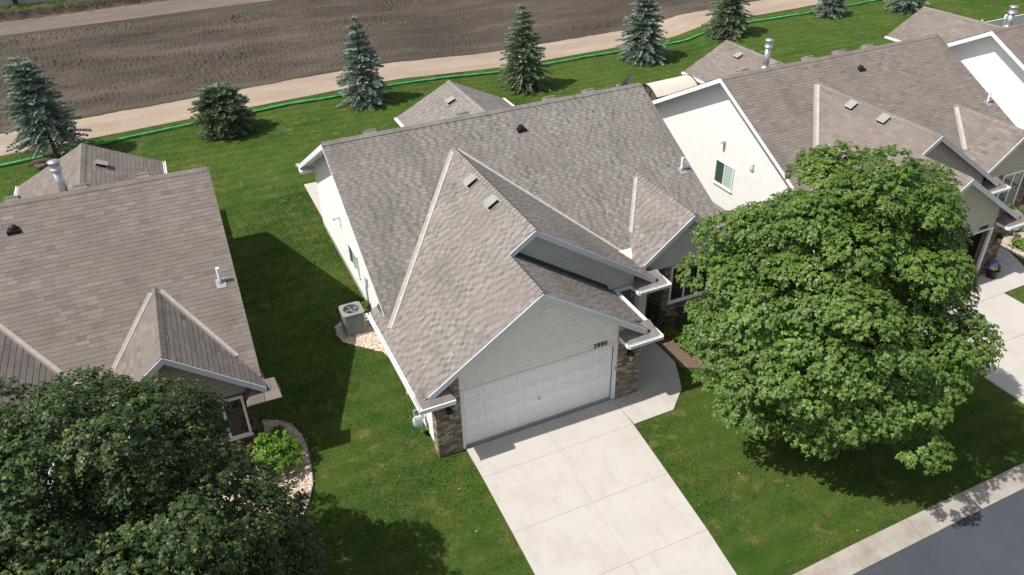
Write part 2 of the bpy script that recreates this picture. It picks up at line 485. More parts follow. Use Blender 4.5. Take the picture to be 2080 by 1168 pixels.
BED_C = [(24.92, 0.9), (24.9, 2.3), (24.4, 3.7), (28.4, 4.0), (30.2, 3.2), (30.2, 0.6), (28.0, -0.3), (25.6, -0.3), (24.88, 0.7)]
def lp(h, poly):
    return [tuple(to_world(h, (x, y, 0))[:2]) for x, y in poly]
DRIVE_C = lp('C', [(0.0, 0.0), (0.0, -3.4), (-0.05, -8.4), (4.6, -8.4), (4.9, -3.4), (5.0, 0.0)])
WALK_C = lp('C', [(5.0, -0.02), (5.02, -1.30), (6.45, -1.28), (7.25, -0.53), (7.84, 0.71), (7.83, 2.07), (7.3, 3.55), (5.95, 3.55), (5.93, -0.02)])
PATIO = [(-0.40, 15.4), (-0.40, 19.7), (4.4, 19.7), (4.4, 15.4)]
NOT_LAWN = [DRIVE_B, WALK_B, BED_B, BED_A, BED_AC, BED_C, DRIVE_C, WALK_C, PATIO]

PATH_LO = [(-60, 27.0), (-30, 29.2), (-14, 30.45), (5, 31.95), (15, 32.6), (31, 33.0), (46, 33.6), (90, 35.5)]
PATH_HI = [(-60, 30.6), (-30, 32.8), (-14, 33.95), (6, 35.5), (15, 36.1), (33, 36.4), (50, 37.2), (90, 39.0)]
def interp(tab, x):
    for (x0, y0), (x1, y1) in zip(tab, tab[1:]):
        if x <= x1:
            return y0 + (y1 - y0) * (x - x0) / (x1 - x0)
    return tab[-1][1]

def is_lawn(x, y):
    if y < kerb_y(x) + 0.02 or y > interp(PATH_LO, x) + 0.25 * noise.noise((x * 0.8, 3.1, 0)):
        return False
    for p in NOT_LAWN:
        if inside(p, x, y):
            return False
    for h in 'ABCD':
        lx, ly = to_local(h, x, y)
        if (-0.83 < lx < 5.9 and -0.02 < ly < 3.2) or (-0.5 < lx < 11.2 and 2.8 < ly < 15.4) or (4.7 < lx < 9.6 and 15 < ly < 18.9):
            return False
    return True

# ------------------------------------------------------------------ ground, lawn, street
def grid_mesh(name, x0, x1, y0, y1, nx, ny, fz, mat, **props):
    xs = np.linspace(x0, x1, nx); ys = np.linspace(y0, y1, ny)
    X, Y = np.meshgrid(xs, ys)
    Z = fz(X, Y)
    V = np.stack([X.ravel(), Y.ravel(), Z.ravel()], 1)
    i = np.arange((ny - 1) * nx).reshape(ny - 1, nx)[:, :-1].ravel()
    F = np.concatenate([np.stack([i, i + 1, i + nx + 1], 1), np.stack([i, i + nx + 1, i + nx], 1)])
    me = tri_mesh(name, V, F, np.full(len(F), 0.5), mat, True)
    return link(name, me, None, **props)

grid_mesh("ground", -900, 900, -500, 1300, 3, 3, lambda X, Y: X * 0 - 1.05, M['lawn'], kind='structure')
# lawn sheet between street and dirt path
xs = np.concatenate([np.arange(-60, -16, 2.0), np.arange(-16, 40, 0.5), np.arange(40, 92, 2.0)])
V = []; F = []
NY = 84
for ix, x in enumerate(xs):
    ya, yb = kerb_y(x) - 0.05, interp(PATH_LO, x) + 0.3
    for k in range(NY):
        y = ya + (yb - ya) * k / (NY - 1)
        V.append((x, y, gz(x, y) - 0.012 + 0.03 * noise.noise((x * 0.35, y * 0.35, 0))))
for ix in range(len(xs) - 1):
    for k in range(NY - 1):
        a = ix * NY + k
        F += [(a, a + NY, a + NY + 1), (a, a + NY + 1, a + 1)]
link("lawn", tri_mesh("lawn", np.array(V), np.array(F), np.full(len(F), 0.5), M['lawn'], True), kind='structure')

def strip(name, lo, hi, z, mat, x0=-60, x1=90, step=1.5, ny=6, **props):
    xs = np.arange(x0, x1 + 0.1, step); V = []; F = []
    for x in xs:
        for k in range(ny):
            y = lo(x) + (hi(x) - lo(x)) * k / (ny - 1)
            V.append((x, y, gz(x, y) + z(x, y, k / (ny - 1))))
    for i in range(len(xs) - 1):
        for k in range(ny - 1):
            a = i * ny + k
            F += [(a, a + ny, a + ny + 1), (a, a + ny + 1, a + 1)]
    return link(name, tri_mesh(name, np.array(V), np.array(F), np.full(len(F), 0.5), mat, True), **props)

strip("dirt_path", lambda x: interp(PATH_LO, x) - 0.1, lambda x: interp(PATH_HI, x) + 0.4,
      lambda x, y, q: 0.012 + 0.022 * noise.noise((x * 0.5, y * 1.5, 0)), M['dirt'], step=0.6, ny=10, kind='structure')
# tilled soil with track marks pressed into it
def soil_lo(x): return interp(PATH_HI, x) + .10 * noise.noise((x * .7, 0, 4)) + .06 * noise.noise((x * 2.6, 0, 4))
def soil_hi(x): return 54.9 + (x + 14) * 0.028
def soil_z(x, y):
    lane = (y - 34.2 - 0.078 * (x + 14)) / 0.62
    k = math.floor(lane); fr = lane - k
    h = (k * 7919) % 97 / 97.0
    on = 1.0 if h > 0.30 else 0.25
    edge = min(1, min(fr, 1 - fr) * 5)
    tread = math.sin((x + 0.35 * abs(fr - 0.5) * (1 if k % 2 else -1)) * 2 * math.pi / 0.34 + h * 9)
    n1 = noise.noise((x * 1.9, y * 1.9, 0.3)); n2 = noise.noise((x * 0.5, y * 1.1, 2.2))
    rough = max(0, noise.noise((x * 0.12, y * 0.3, 7.7)) + 0.15)
    clod = max(0.0, noise.noise((x * 4.1, y * 4.1, 1.1))) ** 1.5
    fade = sstep(0, 1.2, y - soil_lo(x)) * sstep(0, 1.0, soil_hi(x) - y)
    return fade * (on * edge * tread * 0.072 * max(0.0, 0.55 + 1.3 * n2) + 0.07 * n2 + 0.04 * n1 + (0.24 + 0.60 * rough) * clod * (0.35 + rough)) - (1 - edge) * 0.07 * fade
xs = np.arange(-20, 45, 0.10); NYS = 150
V = []; F = []
for x in xs:
    a, b = soil_lo(x) - 0.2, soil_hi(x) + 0.3
    for k in range(NYS):
        y = a + (b - a) * k / (NYS - 1)
        V.append((x, y, gz(x, y) + 0.045 + soil_z(x, y)))
i = np.arange((len(xs) - 1) * NYS).reshape(len(xs) - 1, NYS)[:, :-1].ravel()
F = np.concatenate([np.stack([i, i + NYS, i + NYS + 1], 1), np.stack([i, i + NYS + 1, i + 1], 1)])
link("field", tri_mesh("field", np.array(V), F, np.full(len(F), 0.5), M['soil'], True), kind='structure')
strip("dirt_road", lambda x: soil_hi(x) - 0.6, lambda x: 59.8 + (x + 14) * 0.05,
      lambda x, y, q: 0.012 + 0.03 * noise.noise((x * 0.4, y * 0.9, 5)), M['dirt_dark'], step=0.5, ny=14, kind='structure')
def bank_lo(x): return 58.9 + (x + 14) * 0.045
strip("dirt_bank", bank_lo, lambda x: bank_lo(x) + 1.5,
      lambda x, y, q: 0.0 + 0.75 * sstep(0.45 + 0.25 * noise.noise((x * 0.6, 0, 3)), 0.78, q) + 0.35 * noise.noise((x * 1.5, y * 2.2, 1)) * q,
      M['bank'], step=0.22, ny=12, kind='structure')
strip("grass_verge", lambda x: bank_lo(x) + 1.05, lambda x: bank_lo(x) + 40,
      lambda x, y, q: 0.60 + 0.10 * noise.noise((x * 1.3, y * 1.3, 1)), M['lawn'], step=0.4, ny=24, kind='structure')

# street and rolled kerb
strip("street", lambda x: kerb_y(x) - 0.62 - 9.0, lambda x: kerb_y(x) - 0.60, lambda x, y, q: -0.115 - 0.03 * (1 - q), M['asphalt'], ny=12, kind='structure')
kerb = thing("kerb", "", "")
del kerb['label']; del kerb['category']
kerb['kind'] = 'structure'
x = -45.0; kb = None
while x < 60:
    L = 2.1
    m = MB(); prof = [(0.0, 0.02), (-0.10, 0.018), (-0.22, -0.01), (-0.36, -0.075), (-0.48, -0.105), (-0.61, -0.105)]
    pts = []
    for xx in (x + 0.008, x + L * 0.5, x + L - 0.008):
        pts.append([Vector((xx, kerb_y(xx) + a, gz(xx, kerb_y(xx)) + b)) for a, b in prof])
    for s_ in range(2):
        for k in range(len(prof) - 1):
            m.add([pts[s_][k], pts[s_][k + 1], pts[s_ + 1][k + 1], pts[s_ + 1][k]], [(0, 1, 2, 3)])
    for e in (0, 2):
        m.add(pts[e] + [pts[e][-1] + Vector((0, 0, -0.15)), pts[e][0] + Vector((0, 0, -0.25))], [tuple(range(len(prof) + 2))])
    m.build("kerb_stone", M['kerb'], kerb)
    x += L
strip("kerb_bed", lambda x: kerb_y(x) - 0.66, lambda x: kerb_y(x) + 0.02, lambda x, y, q: -0.19, M['edging'], ny=3, kind='structure')

def slabs(name, polys, ztop, thick, mat, piece, gap=0.004):
    root = bpy.data.objects.new(name, None); COL.objects.link(root); root['kind'] = 'structure'
    for poly in polys:
        cx = sum(p[0] for p in poly) / len(poly); cy = sum(p[1] for p in poly) / len(poly)
        n = len(poly); q = []
        ccw = sum(poly[i][0] * poly[(i + 1) % n][1] - poly[(i + 1) % n][0] * poly[i][1] for i in range(n)) > 0
        def inset(d):
            out = []
            for i in range(n):
                p0, p1, p2 = Vector(poly[i - 1]), Vector(poly[i]), Vector(poly[(i + 1) % n])
                e0, e1 = (p1 - p0).normalized(), (p2 - p1).normalized()
                n0, n1 = Vector((-e0.y, e0.x)), Vector((-e1.y, e1.x))
                if not ccw: n0, n1 = -n0, -n1
                b = n0 + n1
                b = b / max(0.3, b.dot(n0))
                out.append(p1 + b * d)
            return out
        a, b = inset(gap), inset(gap + 0.008)
        top = [Vector((p.x, p.y, ztop(p.x, p.y))) for p in b]
        mid = [Vector((p.x, p.y, ztop(p.x, p.y) - 0.008)) for p in a]
        bot = [p - Vector((0, 0, thick)) for p in mid]
        m = MB()
        m.add(top + mid + bot, [tuple(range(n))] + [(i, (i + 1) % n, n + (i + 1) % n, n + i) for i in range(n)] +
              [(n + i, n + (i + 1) % n, 2 * n + (i + 1) % n, 2 * n + i) for i in range(n)])
        m.build(piece, mat, root)
    return root

dz = lambda x, y: gz(x, y) + 0.035
js = [(0.0, 0.0, 5.0, 2.49, -0.0), (-1.27, 0.0, 4.98, 2.47, 0), (-3.40, -0.05, 4.80, 2.36, 0), (-5.50, -0.10, 4.61, 2.24, 0), (-7.66, -0.13, 4.35, 2.12, 0)]
polys = []
for (ya, la, ra, ma, _), (yb, lb, rb, mb_, _) in zip(js, js[1:]):
    polys += [[(la, ya), (lb, yb), (mb_, yb), (ma, ya)], [(ma, ya), (mb_, yb), (rb, yb), (ra, ya)]]
slabs("driveway", polys, dz, 0.1, M['concrete'], "concrete_slab")
m = MB(); m.add([(x, y, dz(x, y) - .010) for x, y in DRIVE_B] , [tuple(range(len(DRIVE_B)))]); m.build("driveway_base", M['kerb'], None, kind='structure')
m = MB(); m.add([(x, y, dz(x, y) - .008) for x, y in WALK_B], [tuple(range(len(WALK_B)))]); m.build("footpath_base", M['kerb'], None, kind='structure')
slabs("footpath", [[(5.0, -0.02), (5.02, -1.27), (6.38, -1.25), (5.93, -0.02)], [(5.93, -0.02), (6.38, -1.25), (6.45, -1.25), (7.25, -0.53), (7.52, 0.01)],
                   [(5.93, -0.02), (7.52, 0.01), (7.84, 0.71), (7.83, 1.8), (5.95, 1.85)], [(5.95, 1.85), (7.83, 1.8), (7.8, 2.15), (7.3, 3.55), (5.95, 3.55)]],
      lambda x, y: dz(x, y) + 0.003, 0.1, M['concrete'], "concrete_slab")
dc = lambda x, y: -0.60 + 0.035 + 0.02 * min(0, y)
polys = []
for ya, yb in ((0, -1.3), (-1.3, -3.4), (-3.4, -5.6), (-5.6, -8.0)):
    for a, b in ((0.0, 2.5), (2.5, 4.95)):
        polys.append(lp('C', [(a, ya), (a, yb), (b, yb), (b, ya)]))
slabs("driveway", polys, lambda x, y: gz(x, y) + 0.04, 0.1, M['concrete'], "concrete_slab")
slabs("footpath", [lp('C', [(4.96, -0.02), (4.97, -1.3), (6.4, -1.28), (5.93, -0.02)]), lp('C', [(5.93, -0.02), (6.4, -1.28), (7.25, -0.53), (7.52, 0.01)]),
                   lp('C', [(5.93, -0.02), (7.52, 0.01), (7.84, 0.71), (7.83, 1.8), (5.95, 1.85)]), lp('C', [(5.95, 1.85), (7.83, 1.8), (7.3, 3.55), (5.95, 3.55)])],
      lambda x, y: gz(x, y) + 0.043, 0.1, M['concrete'], "concrete_slab")
slabs("patio", [[(-0.40, 15.5), (-0.40, 19.7), (2.0, 19.7), (2.0, 15.5)], [(2.0, 15.5), (2.0, 19.7), (4.4, 19.7), (4.4, 15.5)]], dz, 0.1, M['concrete'], "concrete_slab")

def bed(name, poly, mat, z=0.02, pebbles=0, edge=True):
    m = MB()
    pts = [Vector((x, y, gz(x, y) + z)) for x, y in poly]
    m.slab(pts, (0, 0, -0.08))
    o = m.build(name, mat, None, kind='structure')
    xs_ = [p[0] for p in poly]; ys_ = [p[1] for p in poly]
    if pebbles:
        pm_v = []; pm_f = []; pm_t = []
        k = 0
        while k < pebbles:
            x, y = rnd.uniform(min(xs_), max(xs_)), rnd.uniform(min(ys_), max(ys_))
            if not inside(poly, x, y): continue
            k += 1
            r = rnd.uniform(0.02, 0.045); a = rnd.random() * 6.28; b = len(pm_v); sx, sy = rnd.uniform(0.8, 1.5), rnd.uniform(0.7, 1)
            z0 = gz(x, y) + z - 0.008
            for q in range(5):
                w = a + q * 1.2566
                ex, ey = math.cos(w) * r * sx, math.sin(w) * r * sy
                pm_v.append((x + ex, y + ey, z0))
            pm_v.append((x, y, z0 + r * 0.9))
            tt = rnd.random()
            for q in range(5):
                pm_f.append((b + q, b + (q + 1) % 5, b + 5)); pm_t.append(tt)
        link("gravel", tri_mesh("gravel", np.array(pm_v), np.array(pm_f), pm_t, M['pebble'], True), None, kind='stuff')
    return o
bed("gravel_bed", BED_A, M['gravel'], pebbles=5200)
bed("gravel_bed", BED_AC, M['gravel'], pebbles=2200)
bed("gravel_bed", BED_C, M['gravel'], z=0.03, pebbles=2600)
bed("mulch_bed", BED_B, M['mulch'], pebbles=0)
def edging(pts, label):
    m = MB()
    for (xa, ya), (xb, yb) in zip(pts, pts[1:]):
        m.tube((xa, ya, gz(xa, ya) + 0.03), (xb, yb, gz(xb, yb) + 0.02), 0.022, n=6)
    o = m.build("edging", M['edging'])
    o['label'] = label; o['category'] = "edging"
edging(BED_A[:10], "black curved edging between gravel bed and shaded lawn beside the brown house")

# ------------------------------------------------------------------ houses
G = dict(xL=-1.06, xR=11.56, yr=9.542, zr=6.213, s=0.5437, xa=2.38, za=5.017, s2=0.6707, xb=3.26, y1=1.94, xc=9.35, zc=4.33, y3=2.50, s3=0.78)
G['zb'] = G['za'] + G['s2'] * (G['xb'] - G['xa'])
YE, YB = 2.93, 15.75
def mainz(y): return G['zr'] - G['s'] * abs(y - G['yr'])
def mainy(z): return G['yr'] - (G['zr'] - z) / G['s']
def crossz(x): return min(G['za'] + G['s2'] * (x - G['xa']), G['zb'] - G['s2'] * (x - G['xb']))
def smallz(x): return G['zc'] - G['s3'] * abs(x - G['xc'])
XE, XW = -1.34, 6.16           # garage eave lines
XE2 = 7.95                     # upper gable right eave
SXL, SXR = 7.25, 11.65         # small gable eaves
SUN = dict(x=7.1, z=4.05, xl=4.35, xr=9.88, zl=2.7, y=19.2)
SUN['sl'] = (SUN['z'] - SUN['zl']) / (SUN['x'] - SUN['xl']); SUN['sr'] = (SUN['z'] - SUN['zl']) / (SUN['xr'] - SUN['x'])

def in_tree(X, Y):
    return ((X - 1690) / 290) ** 2 + ((Y - 620) / 310) ** 2 < 1 or ((X - 250) / 330) ** 2 + ((Y - 1050) / 270) ** 2 < 1

def shingle_pieces(O, U, Vd, L, iv, skip, style, h, hname, ebase, out):
    """courses of shingles on one roof plane; appends (quad data, tint, area on screen)"""
    O, U, Vd = Vector(O), Vector(U), Vector(Vd).normalized()
    N = U.cross(Vd)
    if N.z < 0: N = -N
    e = ebase; nrow = int(math.ceil(L / e))
    for r in range(nrow):
        v0 = r * e; v1 = min(L, v0 + e + 0.03)
        if v1 - v0 < 0.03: continue
        a0, b0 = iv(v0); a1, b1 = iv(v1)
        lo, hi = min(a0, a1), max(b0, b1)
        u = lo - rnd.random() * 0.9
        k = 0
        lapT = 0.020
        while u < hi:
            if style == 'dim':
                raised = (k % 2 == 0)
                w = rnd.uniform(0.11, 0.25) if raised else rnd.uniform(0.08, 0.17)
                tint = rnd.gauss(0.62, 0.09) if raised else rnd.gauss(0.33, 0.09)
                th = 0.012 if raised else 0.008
            else:
                w = rnd.choice((0.30, 0.33, 0.33, 0.26, 0.38))
                tint = rnd.gauss(0.5, 0.115); th = 0.013 + rnd.uniform(-0.002, 0.003)
                if rnd.random() < 0.06: tint -= 0.2
            k += 1
            ua, ub = u, u + w
            u = ub
            p = [max(ua, a0), min(ub, b0), min(ub, b1), max(ua, a1)]   # bottom l, bottom r, top r, top l
            if p[1] - p[0] < 0.004 and p[2] - p[3] < 0.004: continue
            p[1] = max(p[1], p[0]); 
            if p[2] < p[3]: p[2] = p[3] = max(a1, min(b1, (p[2] + p[3]) / 2))
            q = [O + U * p[0] + Vd * v0, O + U * p[1] + Vd * v0, O + U * p[2] + Vd * v1, O + U * p[3] + Vd * v1]
            c = (q[0] + q[1] + q[2] + q[3]) / 4
            if skip and skip(c): continue
            g = 0.002
            top = [q[0] + N * th + U * g, q[1] + N * th - U * g, q[2] + N * 0.004, q[3] + N * 0.004]
            drop = rnd.uniform(-0.002, 0.002) if style == 'dim' else 0
            top[0] += Vd * drop; top[1] += Vd * drop
            bot = [q[0] - N * 0.004, q[1] - N * 0.004]
            X, Y, Zd = px(to_world(hname, c))
            vis = 0 if (not (8 < X < 2072 and 8 < Y < 1160) or in_tree(X, Y)) else (p[1] - p[0]) / Zd ** 2
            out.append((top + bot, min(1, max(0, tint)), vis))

def put_shingle(m, d, tint, org=None):
    vs = d if org is None else [p - org for p in d]
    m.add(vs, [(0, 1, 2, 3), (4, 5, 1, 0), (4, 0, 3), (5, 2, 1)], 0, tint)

def lap_siding(parent, O, U, N, z0, z1, iv, e, mat, joints=0.0, name="siding_plank"):
    """horizontal boards: iv(z) gives the extent along U"""
    O, U, N = Vector(O), Vector(U), Vector(N)
    z = z0
    while z < z1 - 0.02:
        zt = min(z1, z + e)
        a0, b0 = iv(z); a1, b1 = iv(zt)
        cuts = [min(a0, a1)]
        end = max(b0, b1)
        if joints:
            u = cuts[0] + rnd.uniform(0.3, 1.0) * joints
            while u < end - 0.15:
                cuts.append(u); u += joints * rnd.uniform(0.75, 1.3)
        cuts.append(end)
        for ca, cb in zip(cuts, cuts[1:]):
            la0, lb0 = max(a0, ca), min(b0, cb); la1, lb1 = max(a1, ca), min(b1, cb)
            if lb0 - la0 < 0.01: continue
            if lb1 < la1: la1 = lb1 = (la1 + lb1) / 2
            gap = 0.0025 if joints else 0.0
            P = lambda u, zz, d: O + U * u + Vector((0, 0, zz)) + N * d
            m = MB()
            pr = (0.034 if e > .14 else 0.028 if N.y < -.5 else 0.012) + (rnd.uniform(-0.003, 0.003) if joints else 0)
            gz_ = 0.016 if pr > .02 else 0.005
            f = [P(la0 + gap, z, pr), P(lb0 - gap, z, pr), P(lb1 - gap, zt - gz_, pr - 0.011), P(la1 + gap, zt - gz_, pr - 0.011)]
            b = [P(la0 + gap, z, 0.0), P(lb0 - gap, z, 0.0), P(lb1 - gap, zt - gz_, -0.012), P(la1 + gap, zt - gz_, -0.012)]
            m.hexa(f, b)
            m.build(name, mat, parent)
        z = zt

BRICK_MESH = {}
def bricks(parent, stuff, O, U, N, W, ztop, mat, seed, limit=300, e=0.083, bl=0.235, z0=0.0):
    """running bond of single bricks on a face; ztop(u) caps the height"""
    O, U, N = Vector(O), Vector(U), Vector(N)
    r = random.Random(seed); n = 0; row = 0; z = z0
    zmax = max(ztop(0.01), ztop(W - 0.01), ztop(W * 0.5))
    while z < zmax:
        u = -bl * (0.5 if row % 2 else 0.0) - r.uniform(0, 0.03)
        while u < W:
            a, b = max(0.0, u), min(W, u + bl - 0.011)
            u += bl
            if b - a < 0.03 or z + e > ztop((a + b) / 2) + 0.02: continue
            tint = r.random() * 0.8
            if r.random() < 0.16: tint = 0.95
            d = 0.012 + r.uniform(-0.004, 0.006)
            P = lambda uu, zz, dd: O + U * uu + Vector((0, 0, zz)) + N * dd
            q = [P(a, z + 0.005, d), P(b, z + 0.005, d), P(b, z + e - 0.006, d), P(a, z + e - 0.006, d)]
            k = [P(a, z + 0.005, -0.02), P(b, z + 0.005, -0.02), P(b, z + e - 0.006, -0.02), P(a, z + e - 0.006, -0.02)]
            if limit > 0:
                m = MB(); m.hexa(q, k, 0, tint); m.build("brick", mat, parent); limit -= 1
            else:
                stuff.hexa(q, k, 0, tint)
            n += 1
        z += e; row += 1
    return limit

def window(parent, O, U, N, w, h, panes=2, mats=None, fr=0.06, name="window"):
    """frame proud of the wall, panes set back into it, sill"""
    O, U, N = Vector(O), Vector(U), Vector(N)
    Zv = Vector((0, 0, 1))
    def blk(m, a, b, c, d, n0, n1):
        P = lambda u, z, k: O + U * u + Zv * z + N * k
        m.hexa([P(a, c, n1), P(b, c, n1), P(b, d, n1), P(a, d, n1)], [P(a, c, n0), P(b, c, n0), P(b, d, n0), P(a, d, n0)])
    m = MB()
    blk(m, 0, fr, 0, h, -0.02, 0.055); blk(m, w - fr, w, 0, h, -0.02, 0.055)
    blk(m, fr, w - fr, 0, fr, -0.02, 0.053); blk(m, fr, w - fr, h - fr, h, -0.02, 0.053)
    pw = (w - 2 * fr) / panes
    for i in range(1, panes):
        blk(m, fr + pw * i - fr * 0.45, fr + pw * i + fr * 0.45, fr, h - fr, -0.02, 0.050)
    root = m.build(name, M['white'], parent)
    for i in range(panes):
        g = MB(); blk(g, fr + pw * i + fr * 0.4 * (i > 0) + 0.001, fr + pw * (i + 1) - fr * 0.4 * (i < panes - 1) - 0.001, fr + 0.001, h - fr - 0.001, 0.0, 0.026)
        g.build("pane", mats[i % len(mats)] if mats else M['glass'], root)
    s_ = MB(); blk(s_, -0.03, w + 0.03, -0.045, -0.003, -0.02, 0.085); s_.build("sill", M['white'], root)
    return root

def vent_with_shaded_mouth(parent, P, Vd, N, throat=1):
    """box vent: flashing plate, side shade painted black on the throat, arched cap overhanging it"""
    P, Vd, N = Vector(P), Vector(Vd).normalized(), Vector(N).normalized()
    U = Vd.cross(N)
    f = lambda u, v, n: P + U * u + Vd * v + N * n
    m = MB()
    def blk(a, b, c, d, n0, n1, mi):
        m.hexa([f(a, c, n1), f(b, c, n1), f(b, d, n1), f(a, d, n1)], [f(a, c, n0), f(b, c, n0), f(b, d, n0), f(a, d, n0)], mi)
    blk(-.24, .24, -.25, .25, .0, .036, 0)
    blk(-.185, .185, -.19, .19, .037, .150, throat)  # black colour stands for the shaded sides below the cap
    prof = [(-.205, .150), (-.205, .165), (-.11, .190), (0, .198), (.11, .190), (.205, .165), (.205, .150)]
    lo = [f(u, -.215, n) for u, n in prof]; hi = [f(u, .205, n - .02) for u, n in prof]
    for i in range(6):
        m.add([lo[i], lo[i + 1], hi[i + 1], hi[i]], [(0, 1, 2, 3)], 0)
    m.add(lo, [tuple(range(7))], 0); m.add(hi, [tuple(range(7))], 0); m.add([lo[0], lo[6], hi[6], hi[0]], [(0, 1, 2, 3)], 1)
    return m.build("roof_vent", [M['vent'], M['black_soft']], parent)

def gutter(parent, pts, mat=None, w=0.11, h=0.10):
    """open trough along a polyline at eave height"""
    m = MB()
    for a, b in zip(pts, pts[1:]):
        a, b = Vector(a), Vector(b)
        d = (b - a).normalized(); s_ = Vector((d.y, -d.x, 0))
        ex = d * 0.012
        a2, b2 = a - ex, b + ex
        def blk(o0, o1, z0, z1):
            m.hexa([a2 + s_ * o0 + Vector((0, 0, z1)), b2 + s_ * o0 + Vector((0, 0, z1)), b2 + s_ * o1 + Vector((0, 0, z1)), a2 + s_ * o1 + Vector((0, 0, z1))],
                   [a2 + s_ * o0 + Vector((0, 0, z0)), b2 + s_ * o0 + Vector((0, 0, z0)), b2 + s_ * o1 + Vector((0, 0, z0)), a2 + s_ * o1 + Vector((0, 0, z0))])
        blk(-w / 2, w / 2, -h, -h + 0.02)
        blk(-w / 2, -w / 2 + 0.018, -h + 0.021, 0)
        blk(w / 2 - 0.035, w / 2, -h + 0.021, 0.0)
    return m.build("gutter", mat or M['white'], parent)

def wall_lamp(parent, P):
    x, y, z = P
    m = MB()
    m.box(x - .055, x + .055, y - .02, y, z - .05, z + .16, 0)
    m.tube((x, y - .02, z + .10), (x, y - .13, z + .13), 0.016, n=6, mi=0)
    m.lathe((x, y - .13, z), [(.105, .02), (.085, .09), (.03, .15), (.012, .19)], 10, 0)
    m.lathe((x, y - .13, z - .20), [(.055, 0), (.085, .215)], 10, 1)
    m.lathe((x, y - .13, z - .23), [(.025, -.02), (.062, .0), (.062, .028)], 10, 0)
    for k in range(4):
        w = k * math.pi / 2 + .78
        m.tube((x + .06 * math.cos(w), y - .13 + .06 * math.sin(w), z - .20), (x + .092 * math.cos(w), y - .13 + .092 * math.sin(w), z + .02), .008, n=4, mi=0)
    return m.build("wall_lamp", [M['dark'], M['lamp_glass']], parent)

def rake_board(parent, A, B, hgt=0.20, y=None, mat=None, d=0.028):
    """sloping fascia under a roof edge from A to B (both on the roof's top line, front face at y)"""
    A, B = Vector(A), Vector(B)
    n = Vector((0, 1, 0))
    m = MB()
    z = Vector((0, 0, hgt))
    lift = Vector((0, 0, -0.012))
    m.hexa([A + lift - z, B + lift - z, B + lift, A + lift], [A + lift - z + n * d, B + lift - z + n * d, B + lift + n * d, A + lift + n * d])
    return m.build("fascia_board", mat or M['fascia'], parent)

def ridge_caps(parent, A, B, dl, dr, mat, tag_, step=0.19, hw=0.16):
    """overlapping folded cap shingles from A (low lap end) to B; dl, dr are down-slope directions"""
    A, B = Vector(A), Vector(B); dl, dr = Vector(dl).normalized(), Vector(dr).normalized()
    d = (B - A).normalized(); L = (B - A).length; n = max(1, int(L / step))
    up = Vector((0, 0, 1))
    for i in range(n):
        p0 = A + d * (L * i / n); p1 = A + d * min(L, L * (i + 1) / n + 0.05)
        t0, t1 = (0.060, 0.032) if tag_ == 'B' else (0.044, 0.032)
        m = MB()
        a = [p0 + up * t0, p0 + dl * hw + up * t0 * 0.75, p0 + dr * hw + up * t0 * 0.75]
        b = [p1 + up * t1, p1 + dl * hw + up * t1 * 0.7, p1 + dr * hw + up * t1 * 0.7]
        lo = [q - up * 0.03 for q in a]
        tt = min(1, max(0, rnd.gauss(0.60, 0.10)))
        m.add(a + b + lo, [(0, 1, 4, 3), (2, 0, 3, 5), (1, 0, 6, 7), (0, 2, 8, 6), (1, 7, 4), (2, 5, 8)], 0, tt)
        m.build("ridge_cap", mat, parent)

def valley(parent, A, B, dl, dr, mat, wl=0.09, wr=0.09):
    A, B = Vector(A), Vector(B); dl, dr = Vector(dl), Vector(dr)
    up = Vector((0, 0, 0.034))
    m = MB()
    m.add([A + up, B + up, B + dl * wl + up, A + dl * wl + up], [(0, 1, 2, 3)])
    m.add([A + up, B + up, B + dr * wr + up, A + dr * wr + up], [(0, 1, 2, 3)])
    dn = Vector((0, 0, -0.034))
    m.add([A + dl * wl + up, B + dl * wl + up, B + dl * wl + dn, A + dl * wl + dn], [(0, 1, 2, 3)])
    m.add([A + dr * wr + up, B + dr * wr + up, B + dr * wr + dn, A + dr * wr + dn], [(0, 1, 2, 3)])
    m.add([B + up, B + dl * wl + up, B + dl * wl + dn, B + dn], [(0, 1, 2, 3)])
    m.add([B + up, B + dr * wr + up, B + dr * wr + dn, B + dn], [(0, 1, 2, 3)])
    return m.build("valley_strip", mat, parent)

